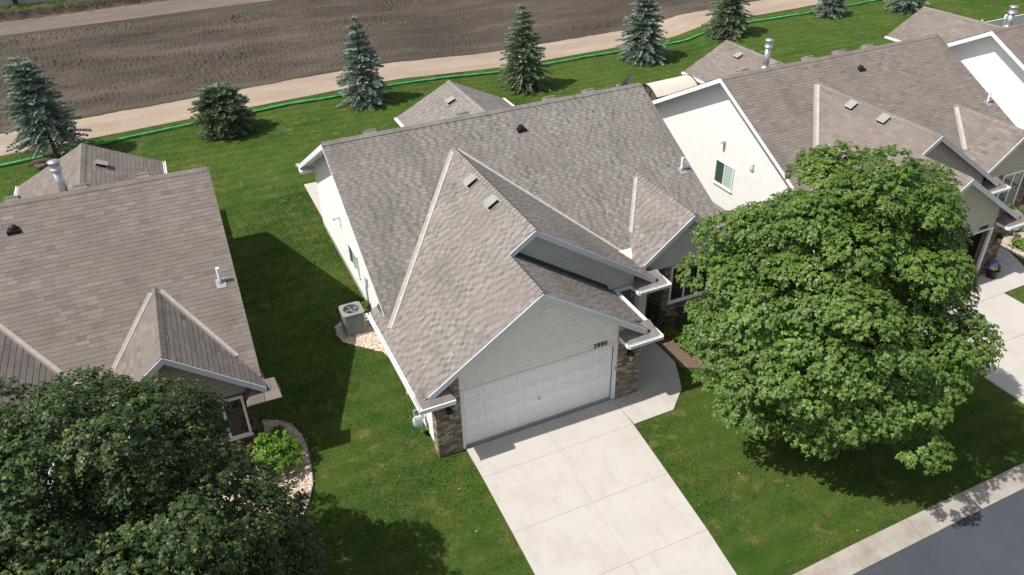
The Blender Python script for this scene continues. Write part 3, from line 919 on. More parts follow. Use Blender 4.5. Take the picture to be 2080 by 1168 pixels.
def return_roof(parent, x0, x1, y0, y1, z0, z1, hipL, hipR, mat, gut=True, sides=(True, True)):
    """little pent roof that returns the eave across the foot of a gable"""
    m = MB()
    a, b = x0, x1
    ta, tb = (x0 + hipL, x1 - hipR)
    P = [(a, y0, z0), (b, y0, z0), (b, y1, z0), (a, y1, z0), (ta, y1, z1), (tb, y1, z1)]
    m.add(P, [(0, 1, 5, 4)], 0, 0.62)
    m.add(P, [(1, 2, 5)], 0, 0.45); m.add(P, [(3, 0, 4)], 0, 0.5)
    m.add(P, [(3, 4, 5, 2)], 0, 0.5)
    m.add([(a, y0, z0 - .02), (b, y0, z0 - .02), (b, y1, z0 - .02), (a, y1, z0 - .02)], [(0, 3, 2, 1)], 1)
    o = m.build("return_roof", [mat, M['fascia']], parent)
    # a few shingle tabs on its face
    k = 0
    nx = max(2, int((b - a) / 0.33))
    for r in range(2):
        for i in range(nx + (r % 2)):
            u0 = (i - 0.5 * (r % 2)) / nx; u1 = u0 + 1 / nx
            u0, u1 = max(0.0, u0), min(1.0, u1)
            v0, v1 = r * 0.5, r * 0.5 + 0.5
            def S(u, v):
                l = Vector(P[0]).lerp(Vector(P[4]), v); rr = Vector(P[1]).lerp(Vector(P[5]), v)
                return l.lerp(rr, u)
            up = Vector((0, -0.008, 0.016))
            mm = MB()
            q = [S(u0 + .012, v0) + up, S(u1 - .012, v0) + up, S(u1 - .012, v1) + up * 0.4, S(u0 + .012, v1) + up * 0.4]
            bb = [S(u0 + .012, v0) - up * .2, S(u1 - .012, v0) - up * .2, S(u1 - .012, v1) - up * .2, S(u0 + .012, v1) - up * .2]
            mm.hexa(q, bb, 0, min(1, max(0, rnd.gauss(0.62, 0.15))))
            mm.build("shingle", mat, o)
    return o

def house(key, name, label, opt):
    q = HOUSES[key]
    H = thing(name, label, "house", q['loc'], q['rz'], "row of single-storey gabled houses")
    rm = M[opt['shingle']]; st = opt['style']
    s, s2, s3 = G['s'], G['s2'], G['s3']
    xa, za, xb, zb, y1, yr, zr, xc, zc, y3 = (G[k] for k in ('xa', 'za', 'xb', 'zb', 'y1', 'yr', 'zr', 'xc', 'zc', 'y3'))
    xL, xR = G['xL'], G['xR']
    # ---- roof decks (one part; shingles are its sub-parts)
    D = MB(); th = (0, 0, -0.10)
    ez = 0.0
    YB_ = opt.get('yb', YB)
    zbk = mainz(YB_)
    D.slab([(xL, YE, mainz(YE)), (xR, YE, mainz(YE)), (xR, yr, zr), (xL, yr, zr)], th)
    D.slab([(xL, YB_, zbk), (xR, YB_, zbk), (xR, yr, zr), (xL, yr, zr)], th)
    zl = lambda x: za + s2 * (x - xa)
    vy = lambda z: mainy(z)
    def q4(pts): D.slab(pts, th)
    # left slope of the cross roof (garage + upper gable share it)
    q4([(XE, -0.3, zl(XE)), (xa, -0.3, za), (xa, vy(za) + .1, za), (-1.08, 4.45, zl(-1.08)), (XE, 4.45, zl(XE))])
    q4([(xa, y1, za), (xb, y1, zb), (xb, vy(zb) + .1, zb), (xa, vy(za) + .1, za)])
    zr1 = lambda x: za - s2 * (x - xa)
    q4([(XW, -0.3, zr1(XW)), (XW, 2.2, zr1(XW)), (xa, 2.2, za), (xa, -0.3, za)])
    zr2 = lambda x: zb - s2 * (x - xb)
    q4([(XE2, y1, zr2(XE2)), (XE2, vy(2.62) + .35, zr2(XE2)), (xb, vy(zb) + .1, zb), (xb, y1, zb)])
    q4([(SXL + .32, y3, smallz(SXL + .32)), (SXL + .32, vy(smallz(SXL + .32)) + .1, smallz(SXL + .32)), (xc, vy(zc) + .1, zc), (xc, y3, zc)])
    q4([(SXR, y3, smallz(SXR)), (SXR, 3.3, smallz(SXR)), (xc, vy(zc) + .1, zc), (xc, y3, zc)])
    Sx = SUN
    yfr = yr + (zr - Sx['z']) / s - .1
    yfl = yr + (zr - Sx['zl']) / s - .1
    q4([(Sx['xl'], yfl - .3, Sx['zl']), (Sx['xl'], Sx['y'], Sx['zl']), (Sx['x'], Sx['y'], Sx['z']), (Sx['x'], yfr, Sx['z'])])
    q4([(Sx['xr'], Sx['y'], Sx['zl']), (Sx['xr'], yfl - .3, Sx['zl']), (Sx['x'], yfr, Sx['z']), (Sx['x'], Sx['y'], Sx['z'])])
    roof = D.build("roof", M['deck'], H)
    # ---- shingles
    P = []
    cs, sn = 1 / math.sqrt(1 + s * s), s / math.sqrt(1 + s * s)
    def hid_main(c):
        if c.y > y1 and crossz(c.x) > c.z + 0.16: return True
        if c.y > y3 and smallz(c.x) > c.z + 0.16: return True
        return False
    e = 0.140 if st == 'dim' else 0.150
    shingle_pieces((xL, YE, mainz(YE)), (1, 0, 0), (0, cs, sn), (yr - YE) / cs, lambda v: (-0.035, xR - xL + 0.035), hid_main, st, H, key, e, P)
    c2, n2 = 1 / math.sqrt(1 + s2 * s2), s2 / math.sqrt(1 + s2 * s2)
    def ivL(v):
        x = XE + v * c2
        z = zl(x)
        hi = 4.45 if x < -1.08 else vy(z) + 0.04
        return (-0.31 if x < xa - 0.02 else y1 - 0.01, hi)
    shingle_pieces((XE, 0, zl(XE)), (0, 1, 0), (c2, 0, n2), (xb - XE) / c2, ivL, None, st, H, key, e, P)
    shingle_pieces((XW, 0, zr1(XW)), (0, 1, 0), (-c2, 0, n2), (XW - xa) / c2, lambda v: (-0.31, 2.25), None, st, H, key, e, P)
    def ivR(v):
        z = zr2(XE2) + v * n2
        return (y1 - 0.01, vy(max(z, 2.62)) + 0.04)
    shingle_pieces((XE2, 0, zr2(XE2)), (0, 1, 0), (-c2, 0, n2), (XE2 - xb) / c2, ivR, None, st, H, key, e, P)
    c3, n3 = 1 / math.sqrt(1 + s3 * s3), s3 / math.sqrt(1 + s3 * s3)
    def hid_small(c): return c.y > y1 and zr2(c.x) > c.z + 0.1
    for side in (-1, 1):
        x0 = SXL if side < 0 else SXR
        z0 = smallz(x0)
        def ivS(v, z0=z0):
            z = z0 + v * n3
            return (y3 - 0.01, max(vy(max(z, 2.7)), y3 + .3) + 0.04)
        shingle_pieces((x0, 0, z0), (0, 1, 0), (-side * c3, 0, n3), abs(x0 - xc) / c3, ivS, hid_small, st, H, key, e, P)
    for side, x0, sl in ((-1, Sx['xl'], Sx['sl']), (1, Sx['xr'], Sx['sr'])):
        c4, n4 = 1 / math.sqrt(1 + sl * sl), sl / math.sqrt(1 + sl * sl)
        def ivU(v, n4=n4):
            z = Sx['zl'] + v * n4
            return (yr + (zr - z) / s - 0.05, Sx['y'] + 0.02)
        shingle_pieces((x0, 0, Sx['zl']), (0, 1, 0), (-side * c4, 0, n4), abs(x0 - Sx['x']) / c4, ivU, None, st, H, key, e + .01, P)
    order = sorted(range(len(P)), key=lambda i: -P[i][2])
    chosen = set(i for i in order[:296] if P[i][2] > 0)
    rest = MB()
    for i, (d, tint, vis) in enumerate(P):
        if i in chosen:
            org = d[0]
            m = MB(); put_shingle(m, d, tint, org)
            o = m.build("shingle", rm, roof); o.location = org
        else:
            put_shingle(rest, d, tint)
    rest.build("shingle_field", rm, roof, kind='stuff')
    # back slope behind the ridge: plain courses
    bk = MB()
    nb = 18
    for i in range(nb):
        ya, yb_ = YB_ - (YB_ - yr) * i / nb, YB_ - (YB_ - yr) * (i + 1) / nb - 0.03
        bk.add([(xL, ya, mainz(ya) + .03), (xR, ya, mainz(ya) + .03), (xR, yb_, mainz(yb_) + .012), (xL, yb_, mainz(yb_) + .012), (xL, ya, mainz(ya)), (xR, ya, mainz(ya))],
               [(0, 1, 2, 3), (4, 5, 1, 0)], 0, rnd.uniform(.35, .65))
    bk.build("rear_shingles", rm, roof, kind='stuff')
    # ---- ridge caps and valleys
    ridge_caps(roof, (xL, yr, zr), (xR, yr, zr), (0, -cs, -sn), (0, cs, -sn), rm, key)
    ridge_caps(roof, (xb, y1, zb), (xb, vy(zb), zb), (-c2, 0, -n2), (c2, 0, -n2), rm, key)
    ridge_caps(roof, (xa, -0.3, za), (xa, y1 - .02, za), (-c2, 0, -n2), (c2, 0, -n2), rm, key)
    ridge_caps(roof, (xc, y3, zc), (xc, vy(zc), zc), (-c3, 0, -n3), (c3, 0, -n3), rm, key)
    ridge_caps(roof, (Sx['x'], Sx['y'], Sx['z']), (Sx['x'], yfr + .1, Sx['z']), (-.9, 0, -.42), (.9, 0, -.42), rm, key)
    vm = M[opt['valley']]
    zvb = 2.70
    top = Vector((xb, vy(zb), zb))
    def al(P0, Q0): return (Vector(P0) - Vector(Q0)).normalized()
    Lb = Vector((xa - (za - zvb) / s2, vy(zvb), zvb))
    along = al(Lb, top)
    nm = Vector((0, -sn, cs)); nL = Vector((-n2, 0, c2)); nR = Vector((n2, 0, c2))
    dm = nm.cross(along).normalized(); dm = dm if dm.x < 0 else -dm
    dl = nL.cross(along).normalized(); dl = dl if dl.x > 0 else -dl
    t0 = top + along * 0.15
    valley(roof, t0, Lb, dm, dl, vm, opt['vw'] * .6, opt['vw'] * .5)
    zvr = 2.95
    Rb = Vector((xb + (zb - zvr) / s2, vy(zvr), zvr))
    ar = al(Rb, top)
    dm2 = nm.cross(ar).normalized(); dm2 = dm2 if dm2.x > 0 else -dm2
    dr2 = nR.cross(ar).normalized(); dr2 = dr2 if dr2.x < 0 else -dr2
    valley(roof, top + ar * 0.15, Rb, dm2, dr2, vm, opt['vwr'] * .6, opt['vwr'] * .4)
    tc = Vector((xc, vy(zc), zc)); zsv = 2.98
    for side in (-1, 1):
        Sb = Vector((xc + side * (zc - zsv) / s3, vy(zsv), zsv))
        if side < 0: Sb = Vector((xc - 1.42, vy(zc - 1.42 * s3), zc - 1.42 * s3))
        asd = al(Sb, tc)
        nS = Vector((side * n3, 0, c3))
        d1 = nm.cross(asd).normalized(); d1 = d1 if d1.x * side > 0 else -d1
        d2 = nS.cross(asd).normalized(); d2 = d2 if d2.x * side < 0 else -d2
        wv = opt['vws'][0 if side < 0 else 1]
        if wv: valley(roof, tc + asd * 0.22, Sb, d1, d2, vm, wv * .5, wv * .5)
    # membrane cricket between the two front gables
    cr = MB()
    cr.slab([(7.06, 3.52, mainz(3.52) + .075), (7.98, 3.50, mainz(3.50) + .075), (8.05, 2.86, mainz(2.86) + .20), (7.55, 2.88, mainz(2.88) + .12)], (0, 0, -.06))
    if opt.get('cricket', True): cr.build("cricket", M['cricket'], roof)
    # ---- walls: main body
    W = MB()
    ub = 0.13
    wl, wr_, yb2 = -0.50, 11.10, YB_ - .45
    zf, zk = mainz(3.1) - ub, mainz(yb2) - ub
    W.add([(wl, 3.1, -.3), (wl, yb2, -.3), (wl, yb2, zk), (wl, yr, zr - ub), (wl, 3.1, zf)], [(0, 1, 2, 3, 4)])
    W.add([(wr_, 3.1, -.3), (wr_, yb2, -.3), (wr_, yb2, zk), (wr_, yr, zr - ub), (wr_, 3.1, zf)], [(4, 3, 2, 1, 0)])
    W.add([(wl, yb2, -.3), (wr_, yb2, -.3), (wr_, yb2, zk), (wl, yb2, zk)], [(0, 1, 2, 3)])
    wall = W.build("side_wall", M[opt['side']], H)
    def ivwall(z):
        # along -Y from y = yb2 (u = 0) on the left wall
        ya = 3.1 if z < zf else yr - (zr - ub - z) / s
        yk = yb2 if z < zk else yr + (zr - ub - z) / s
        return (yb2 - yk, yb2 - ya)
    lap_siding(wall, (wl, yb2, 0), (0, -1, 0), (-1, 0, 0), 0.22, zr - ub - .02, ivwall, opt.get('lap', 0.125), M[opt['side']])
    fb = MB(); fb.box(wl - .012, wl, 3.1, yb2, -.4, .20); fb.build("foundation", M['kerb'], H)
    # rakes of the main roof: white boards and soffit on both gable ends
    for xx, sg in ((xL, 1), (xR, -1)):
        m = MB()
        for ya, yb_ in ((3.62, yr), (yr, YB_)):
            A, B = Vector((xx, ya, mainz(ya) - .012)), Vector((xx, yb_, mainz(yb_) - .012))
            z_ = Vector((0, 0, .20)); t_ = Vector((sg * .03, 0, 0)); o_ = Vector((-sg * .02, 0, 0))
            m.hexa([A - z_ + o_, B - z_ + o_, B + o_, A + o_], [A - z_ + t_, B - z_ + t_, B + t_, A + t_])
        m.build("fascia_board", M['white'], H)
        m = MB()
        for ya, yb_ in ((3.62, yr), (yr, YB_)):
            x2 = wl if sg > 0 else wr_
            m.add([(xx + sg * .03, ya, mainz(ya) - .14), (x2, ya, mainz(ya) - .14), (x2, yb_, mainz(yb_) - .14), (xx + sg * .03, yb_, mainz(yb_) - .14)], [(0, 1, 2, 3)])
        m.build("soffit", M['white'], H)
    m = MB(); m.box(xL - .03, xR, YB_ - .02, YB_ + .03, zbk - .16, zbk - .01)
    m.box(xL - .03, wl, YB_ - .4, YB_ - .021, zbk - .26, zbk - .161)
    m.build("fascia_board", M['white'], H)
    gutter(H, [(xR, YB_ + .09, zbk), (xL - .08, YB_ + .09, zbk)])
    # ---- garage block
    W = MB()
    W.box(-.74, -.66, .06, 3.1, -.3, 2.55); W.box(5.74, 5.82, .06, 3.6, -.3, 2.5)
    W.box(5.0, 5.74, .06, .14, -.3, 2.55); W.box(-.66, -.02, .06, .14, -.3, 2.55)
    gt = lambda x: (zl(x) if x < xa else zr1(x)) - .13
    W.add([(-.74, .06, 2.25), (5.82, .06, 2.25), (5.82, .06, gt(5.82)), (xa, .06, gt(xa)), (-.74, .06, gt(-.74))], [(0, 1, 2, 3, 4)])
    gw = W.build("garage_wall", M['siding_white'] if opt['front'] != 'siding_tan' else M['siding_cream'], H)
    lap_siding(gw, (-.745, 3.1, 0), (0, -1, 0), (-1, 0, 0), .15, 2.3, lambda z: (0, 3.0), .15, M[opt['side']])
    # front gable siding and brick sides
    fx0, fx1 = -.075, 5.065
    lap_siding(gw, (0, .055, 0), (1, 0, 0), (0, -1, 0), 2.27, za - .2,
               lambda z: (max(fx0, xa - (za - .15 - z) / s2), min(fx1, xa + (za - .15 - z) / s2)), .165, M[opt['front']], joints=1.25, name="siding_board")
    mm = MB()
    mm.box(fx0, fx1, .0, .075, 2.20, 2.265)
    mm.box(-.075, .0, .0, .075, 0.03, 2.199); mm.box(4.95, 5.06, -.005, .075, 0.03, 2.199)
    mm.build("door_trim", M['white'], H)
    bws = []
    for x0, x1 in ((-.82, -.08), (5.07, 5.89)):
        backing = MB()
        backing.add([(x0, .012, -.3), (x1, .012, -.3), (x1, .012, gt(x1) if x1 < xa else min(gt(x0), gt(x1)) + .25), (x0, .012, gt(x0) if x0 > xa else gt(x0))], [(0, 1, 2, 3)])
        for xx in (x0, x1):
            backing.add([(xx, .012, -.3), (xx, .36, -.3), (xx, .36, 2.42), (xx, .012, 2.42)], [(0, 1, 2, 3)])
        bws.append(backing.build("brick_wall", M['mortar_light'] if opt['brick'] == 'brick_a' else M['mortar'], H))
    bw = bws[1]
    bs = MB(); lim = opt.get('nbrick', 290)
    bm_ = M[opt['brick']]
    lim = bricks(bw, bs, (5.07, .012, 0), (1, 0, 0), (0, -1, 0), .82, lambda u: gt(5.07 + u) + .0, bm_, 3, lim)
    lim = bricks(bws[0], bs, (-.82, .012, 0), (1, 0, 0), (0, -1, 0), .74, lambda u: gt(-.82 + u), bm_, 4, lim)
    bricks(bw, bs, (-.82, .36, 0), (0, -1, 0), (-1, 0, 0), .34, lambda u: 2.42, bm_, 5, 0)
    bricks(bw, bs, (5.89, .012, 0), (0, 1, 0), (1, 0, 0), .34, lambda u: 2.42, bm_, 6, 0)
    if key == 'A': bs_late = bs
    # rake boards on the front gables
    rake_board(H, (xa - 3.47, -.335, za - s2 * 3.47 + .02), (xa, -.335, za + .02))
    rake_board(H, (xa, -.336, za + .02), (xa + 3.47, -.336, za - s2 * 3.47 + .02))
    rake_board(H, (xb - 1.02, y1 - .035, zb - s2 * 1.02 + .02), (xb, y1 - .035, zb + .02))
    rake_board(H, (xb, y1 - .036, zb + .02), (xb + 4.36, y1 - .036, zb - s2 * 4.36 + .02))
    rake_board(H, (xc - 1.85, y3 - .035, smallz(xc - 1.85) + .02), (xc, y3 - .035, zc + .02))
    rake_board(H, (xc, y3 - .036, zc + .02), (xc + 2.3, y3 - .036, smallz(xc + 2.3) + .02))
    sf = MB()
    for (A, B, y0_, y1_) in (((xa - 3.45, za - s2 * 3.45), (xa, za), -.30, .05), ((xa, za), (xa + 3.45, za - s2 * 3.45), -.30, .05),
                             ((xb, zb), (xb + 4.3, zb - s2 * 4.3), y1, 2.22), ((xc - 1.85, smallz(xc - 1.85)), (xc, zc), y3, 2.76), ((xc, zc), (xc + 2.3, smallz(xc + 2.3)), y3, 2.76)):
        sf.add([(A[0], y0_, A[1] - .125), (B[0], y0_, B[1] - .125), (B[0], y1_, B[1] - .125), (A[0], y1_, A[1] - .125)], [(0, 1, 2, 3)])
    sf.build("soffit", M['fascia'], H)
    # upper gable wall
    U_ = MB()
    uz0 = 2.52
    U_.add([(2.3, 2.26, uz0), (7.0, 2.26, uz0), (7.0, 2.26, zr2(7.0) - .12), (xb, 2.26, zb - .12), (2.3, 2.26, zl(2.3) - .12)], [(0, 1, 2, 3, 4)])
    up_ = U_.build("upper_gable_wall", M[opt['upper']], H)
    lap_siding(up_, (0, 2.255, 0), (1, 0, 0), (0, -1, 0), uz0, zb - .2,
               lambda z: (max(2.32, xb - (zb - .14 - z) / s2, (xa + (za - z) / s2) - .12), min(6.98, xb + (zb - .14 - z) / s2)), .105, M[opt['upper']])
    fl = MB()
    A, B = Vector((xa + .06, 2.235, zr1(xa + .06) + .03)), Vector((XW - .2, 2.235, zr1(XW - .2) + .03))
    fl.hexa([A + Vector((0, -.1, .0)), B + Vector((0, -.1, .0)), B + Vector((0, 0, .0)), A], [A + Vector((0, -.005, .09)), B + Vector((0, -.005, .09)), B + Vector((0, 0.01, .09)), A + Vector((0, .01, .09))])
    fl.build("step_flashing", M['deck'], roof)
    # ---- returns, gutters
    return_roof(H, XE - .02, -.36, -.50, .03, 2.51, 2.80, .10, .30, rm)
    return_roof(H, 5.10, 6.24, -.47, .03, 2.47, 2.76, .30, .10, rm)
    return_roof(H, 6.88, 8.02, 1.76, 2.30, 2.47, 2.76, .30, .10, rm)
    if opt.get('small_return'):
        return_roof(H, 11.05, 12.0, 2.22, 2.80, 2.28, 2.58, .25, .08, rm)
    g1 = opt.get('front_gutter', M['white'])
    gutter(H, [(XE - .05, 4.45, zl(XE) + .02), (XE - .05, -.50, zl(XE) + .02)])
    fz = MB(); fz.box(XE - .36, -.38, -.555, -.505, 2.38, 2.51); fz.v = [((max(x, XE - .09)), y, z) for x, y, z in fz.v]
    fz.build("fascia_board", M['white'], H)
    gutter(H, [(5.12, -.02, 2.47), (5.12, -.53, 2.47), (6.27, -.53, 2.47)])
    gutter(H, [(6.26, -.53, 2.48), (6.26, 2.20, 2.48)])
    gutter(H, [(6.26, 2.19, 2.50), (6.90, 2.19, 2.50)])
    gutter(H, [(6.89, 2.19, 2.485), (6.89, 1.70, 2.485)])
    gutter(H, [(6.89, 1.71, 2.49), (8.07, 1.71, 2.49)])
    gutter(H, [(8.05, 1.70, 2.50), (8.05, 2.62, 2.50)])
    ds = MB(); ds.tube((6.22, -.42, 2.40), (6.20, -.40, 2.27), .045, n=8); ds.tube((6.20, -.40, 2.27), (5.96, .16, 2.05), .045, n=8); ds.tube((5.96, .16, 2.06), (5.96, .16, .15), .045, n=8); ds.build("downspout", M['white'], H)
    # ---- porch and bay
    Wp = MB()
    Wp.box(5.83, 8.62, 3.60, 3.70, -.3, 2.6); Wp.box(5.82, 8.0, 2.26, 3.6, 2.44, 2.52)
    Wp.build("porch_wall", M['siding_taupe'], H)
    pc = MB(); pc.box(7.08, 7.36, 1.98, 2.26, .0, 2.43); pc.box(7.03, 7.41, 1.93, 2.31, .0, .16); pc.box(7.04, 7.40, 1.94, 2.30, 2.25, 2.40); pc.build("porch_column", M['fascia'], H)
    pd = MB(); pd.box(6.35, 7.3, 3.54, 3.598, .05, 2.15); pd.build("front_door", M['bronze'], H)
    window(H, (7.80, 3.60, .95), (1, 0, 0), (0, -1, 0), .62, 1.0, 1, [M['glass']])
    by = 2.80
    Bw = MB()
    Bw.box(8.62, 11.12, by, by + .1, -.3, 2.42); Bw.box(8.62, 8.72, by + .1, 3.6, -.3, 2.42); Bw.box(11.02, 11.12, by + .1, 3.3, -.3, 2.42)
    Bw.add([(8.3, by, 2.35), (11.3, by, 2.35), (11.3, by, smallz(11.3) - .13), (xc, by, zc - .13), (8.3, by, smallz(8.3) - .13)], [(0, 1, 2, 3, 4)])
    bay = Bw.build("bay_wall", M['mortar_light'] if opt['brick'] == 'brick_a' else M['mortar'], H)
    lap_siding(bay, (0, by - .004, 0), (1, 0, 0), (0, -1, 0), 2.36, zc - .2, lambda z: (max(7.9, xc - (zc - .15 - z) / s3), min(11.12, xc + (zc - .15 - z) / s3)),
               .17 if opt['front'] != 'siding_grey' else .15, M[opt['bay']], joints=1.0 if opt['front'] == 'siding_taupe' else 0.0, name="siding_board")
    bs2 = MB()
    lim2 = bricks(bay, bs if key != 'A' else bs2, (8.62, by, 0), (1, 0, 0), (0, -1, 0), 2.50, lambda u: 2.36, bm_, 9, 230 if key == 'A' else (8 if key == 'B' else 0), z0=.05)
    bricks(bay, bs, (8.62, 3.6, 0), (0, -1, 0), (-1, 0, 0), .8, lambda u: 2.36, bm_, 10, 0)
    bricks(bay, bs, (11.12, by, 0), (0, 1, 0), (1, 0, 0), .5, lambda u: 2.36, bm_, 12, 0)
    if bs.f: bs.build("brick_field", bm_, bw, kind='stuff')
    if bs2.f: bs2.build("brick_field", bm_, bay, kind='stuff')
    if key == 'A':
        window(H, (9.02, by - .012, .85), (1, 0, 0), (0, -1, 0), .80, 1.42, 1)
        window(H, (10.36, by - .012, .85), (1, 0, 0), (0, -1, 0), .62, 1.42, 1, fr=.07)
    elif key == 'C':
        window(H, (9.15, by - .012, .62), (1, 0, 0), (0, -1, 0), 1.35, 1.72, 2, [M['glass_green']], fr=.09)
    else:
        window(H, (8.85, by - .012, .82), (1, 0, 0), (0, -1, 0), 1.75, 1.50, 3, [M['glass']], fr=.07)
    # ---- sunroom box
    Sb = MB(); Sb.box(4.75, 9.5, 15.2, 18.85, -.3, 2.58)
    Sb.add([(4.75, 18.85, 2.58), (9.5, 18.85, 2.58), (Sx['x'], 18.85, Sx['z'] - .12)], [(0, 1, 2)])
    Sb.build("sunroom_wall", M['siding_white'], H)
    gutter(H, [(Sx['xl'] - .06, Sx['y'], Sx['zl'] + .02), (Sx['xl'] - .06, 15.9, Sx['zl'] + .02)])
    gutter(H, [(Sx['xr'] + .06, 15.9, Sx['zl'] + .02), (Sx['xr'] + .06, Sx['y'], Sx['zl'] + .02)])
    # ---- garage door or open garage
    gi = MB(); gi.box(-.6, 5.7, 3.5, 3.58, .02, 2.5); gi.box(-.64, -.6, .2, 3.5, .02, 2.5); gi.box(5.7, 5.73, .2, 3.5, .02, 2.5); gi.box(-.6, 5.7, .2, 3.5, 2.5, 2.53)
    gi.box(-.6, 5.7, .16, 3.5, -.02, .022)
    gi.build("garage_interior", M['interior'], H)
    if opt['door']:
        gd = MB(); gd.box(.0, 4.95, .12, .155, .05, 2.2); 
        for k in range(1, 4):
            pass
        door = gd.build("garage_door", M['door'], H)
        pw, ph = 4.95 / 8, 2.15 / 4
        pm = MB(); 
        a, b, c_ = pw * .5 - .055, pw * .5 - .075, pw * .5 - .105
        ah, bh, ch = ph * .5 - .075, ph * .5 - .095, ph * .5 - .125
        def ring(w0, h0, d0): return [(-w0, d0, -h0), (w0, d0, -h0), (w0, d0, h0), (-w0, d0, h0)]
        vs = ring(a, ah, 0.0) + ring(b, bh, -.016) + ring(b - .012, bh - .012, -.016) + ring(c_, ch, .002) + ring(c_ - .02, ch - .02, -.011)
        fs = []
        for k in range(4):
            for i in range(4):
                fs.append((k * 4 + i, k * 4 + (i + 1) % 4, (k + 1) * 4 + (i + 1) % 4, (k + 1) * 4 + i))
        fs.append((16, 17, 18, 19))
        pm.add(vs, fs)
        pme = pm.mesh("door_panel", M['door'])
        for r in range(4):
            for i in range(8):
                o = link("door_panel", pme, door); o.location = (pw * (i + .5), .1185, .05 + ph * (r + .5))
        for r in range(1, 4):
            sm = MB(); sm.box(.0, 4.95, .112, .1195, .05 + ph * r - .006, .05 + ph * r + .006); sm.build("section_joint", M['white'], door)
        hd = MB(); hd.box(2.44, 2.49, .09, .119, .90, 1.03); hd.tube((2.465, .09, .965), (2.465, .06, .965), .02, n=8); hd.build("handle", M['galv'], door)
        ws = MB(); ws.box(0.0, 4.95, .005, .16, .036, .052); ws.build("threshold", M['vent'], H)
        sl = MB(); sl.box(0.0, 4.95, -.012, .0, .030, .043); sl.build("door_seal", M['dark'], H)
        kp = MB(); kp.box(4.985, 5.03, -.03, -.005, 1.22, 1.36); kp.build("keypad", M['gas'], H)
    wall_lamp(H, (-.44, 0.0, 1.72)); wall_lamp(H, (5.47, 0.0, 1.72))
    # house number
    if opt.get('number'):
        x0 = 4.22
        for i, ch_ in enumerate(opt['number']):
            cu = bpy.data.curves.new("house_number", 'FONT')
            cu.body = ch_; cu.size = .215; cu.extrude = .010; cu.offset = .001
            tmp = bpy.data.objects.new("house_number", cu); COL.objects.link(tmp)
            bpy.context.view_layer.update()
            me = bpy.data.meshes.new_from_object(tmp.evaluated_get(bpy.context.evaluated_depsgraph_get()))
            bpy.data.objects.remove(tmp); me.materials.clear(); me.materials.append(M['dark'])
            o = link("house_number", me, H)
            o.location = (x0 + .122 * i, .018, 2.305); o.rotation_euler = (math.pi / 2, 0, 0)
    # ---- fittings on the roof
    nL3 = (-n2, 0, c2)
    for y_ in (6.05, 4.36):
        vent_with_shaded_mouth(roof, (2.95, y_, zl(2.95) + .0), (c2, 0, n2), nL3)
    for x_ in opt['ridge_vents']:
        y_ = yr + .36
        vent_with_shaded_mouth(roof, (x_, y_, mainz(y_) + .03), (0, -cs, sn), (0, sn, cs), 0)
    if opt.get('sun_vent', True):
        x_ = Sx['x'] + opt.get('sunside', -1) * .62
        sl = Sx['sl']; k = math.sqrt(1 + sl * sl); sg = opt.get('sunside', -1)
        vent_with_shaded_mouth(roof, (x_, 17.3, Sx['z'] - .62 * sl), (-sg / k, 0, sl / k), (sg * sl / k, 0, 1 / k))
    bv = MB(); f0 = Vector((5.95, 8.65, mainz(8.65)))
    bv.lathe(f0 + Vector((0, 0, .0)), [(.13, -.06), (.13, .07), (.10, .13), (.03, .17)], 10); bv.box(f0.x - .17, f0.x + .17, f0.y - .17, f0.y + .17, f0.z - .08, f0.z + .035)
    bv.build("roof_vent", M['dark'], roof)
    pp = MB(); p0 = Vector((11.14, 5.80, mainz(5.80)))
    pp.tube(p0, p0 + Vector((0, 0, .50)), .055, n=10, mi=0)
    pp.tube(p0 - Vector((0, 0, .05)), p0 + Vector((0, 0, .09)), .11, .065, n=10, mi=1)
    pp.slab([p0 + Vector((-.14, -.2, -.2 * s + .040)), p0 + Vector((.14, -.2, -.2 * s + .040)), p0 + Vector((.14, .10, .10 * s + .032)), p0 + Vector((-.14, .10, .10 * s + .032))], (0, 0, -.03), 1)
    pp.build("vent_pipe", [M['white'], M['lead']], roof)
    if opt.get('flue'):
        fx, fy, fz_, fh, fr_ = opt['flue']
        ch = MB()
        ch.lathe((fx, fy, fz_ - .35), [(fr_ * 2.1, 0), (fr_ * 1.6, .22), (fr_ * 1.45, .42), (fr_ * 1.02, .46)], 16)
        ch.tube((fx, fy, fz_), (fx, fy, fz_ + fh - .42), fr_, n=16)
        ch.lathe((fx, fy, fz_ + fh - .44), [(fr_ * 1.02, 0), (fr_ * 1.38, .05), (fr_ * 1.38, .12), (fr_ * 1.2, .13), (fr_ * 1.2, .33), (fr_ * 1.42, .34), (fr_ * 1.42, .40), (fr_ * .5, .44)], 16)
        ch.build("chimney_flue", M['galv'], roof, True)
    return H

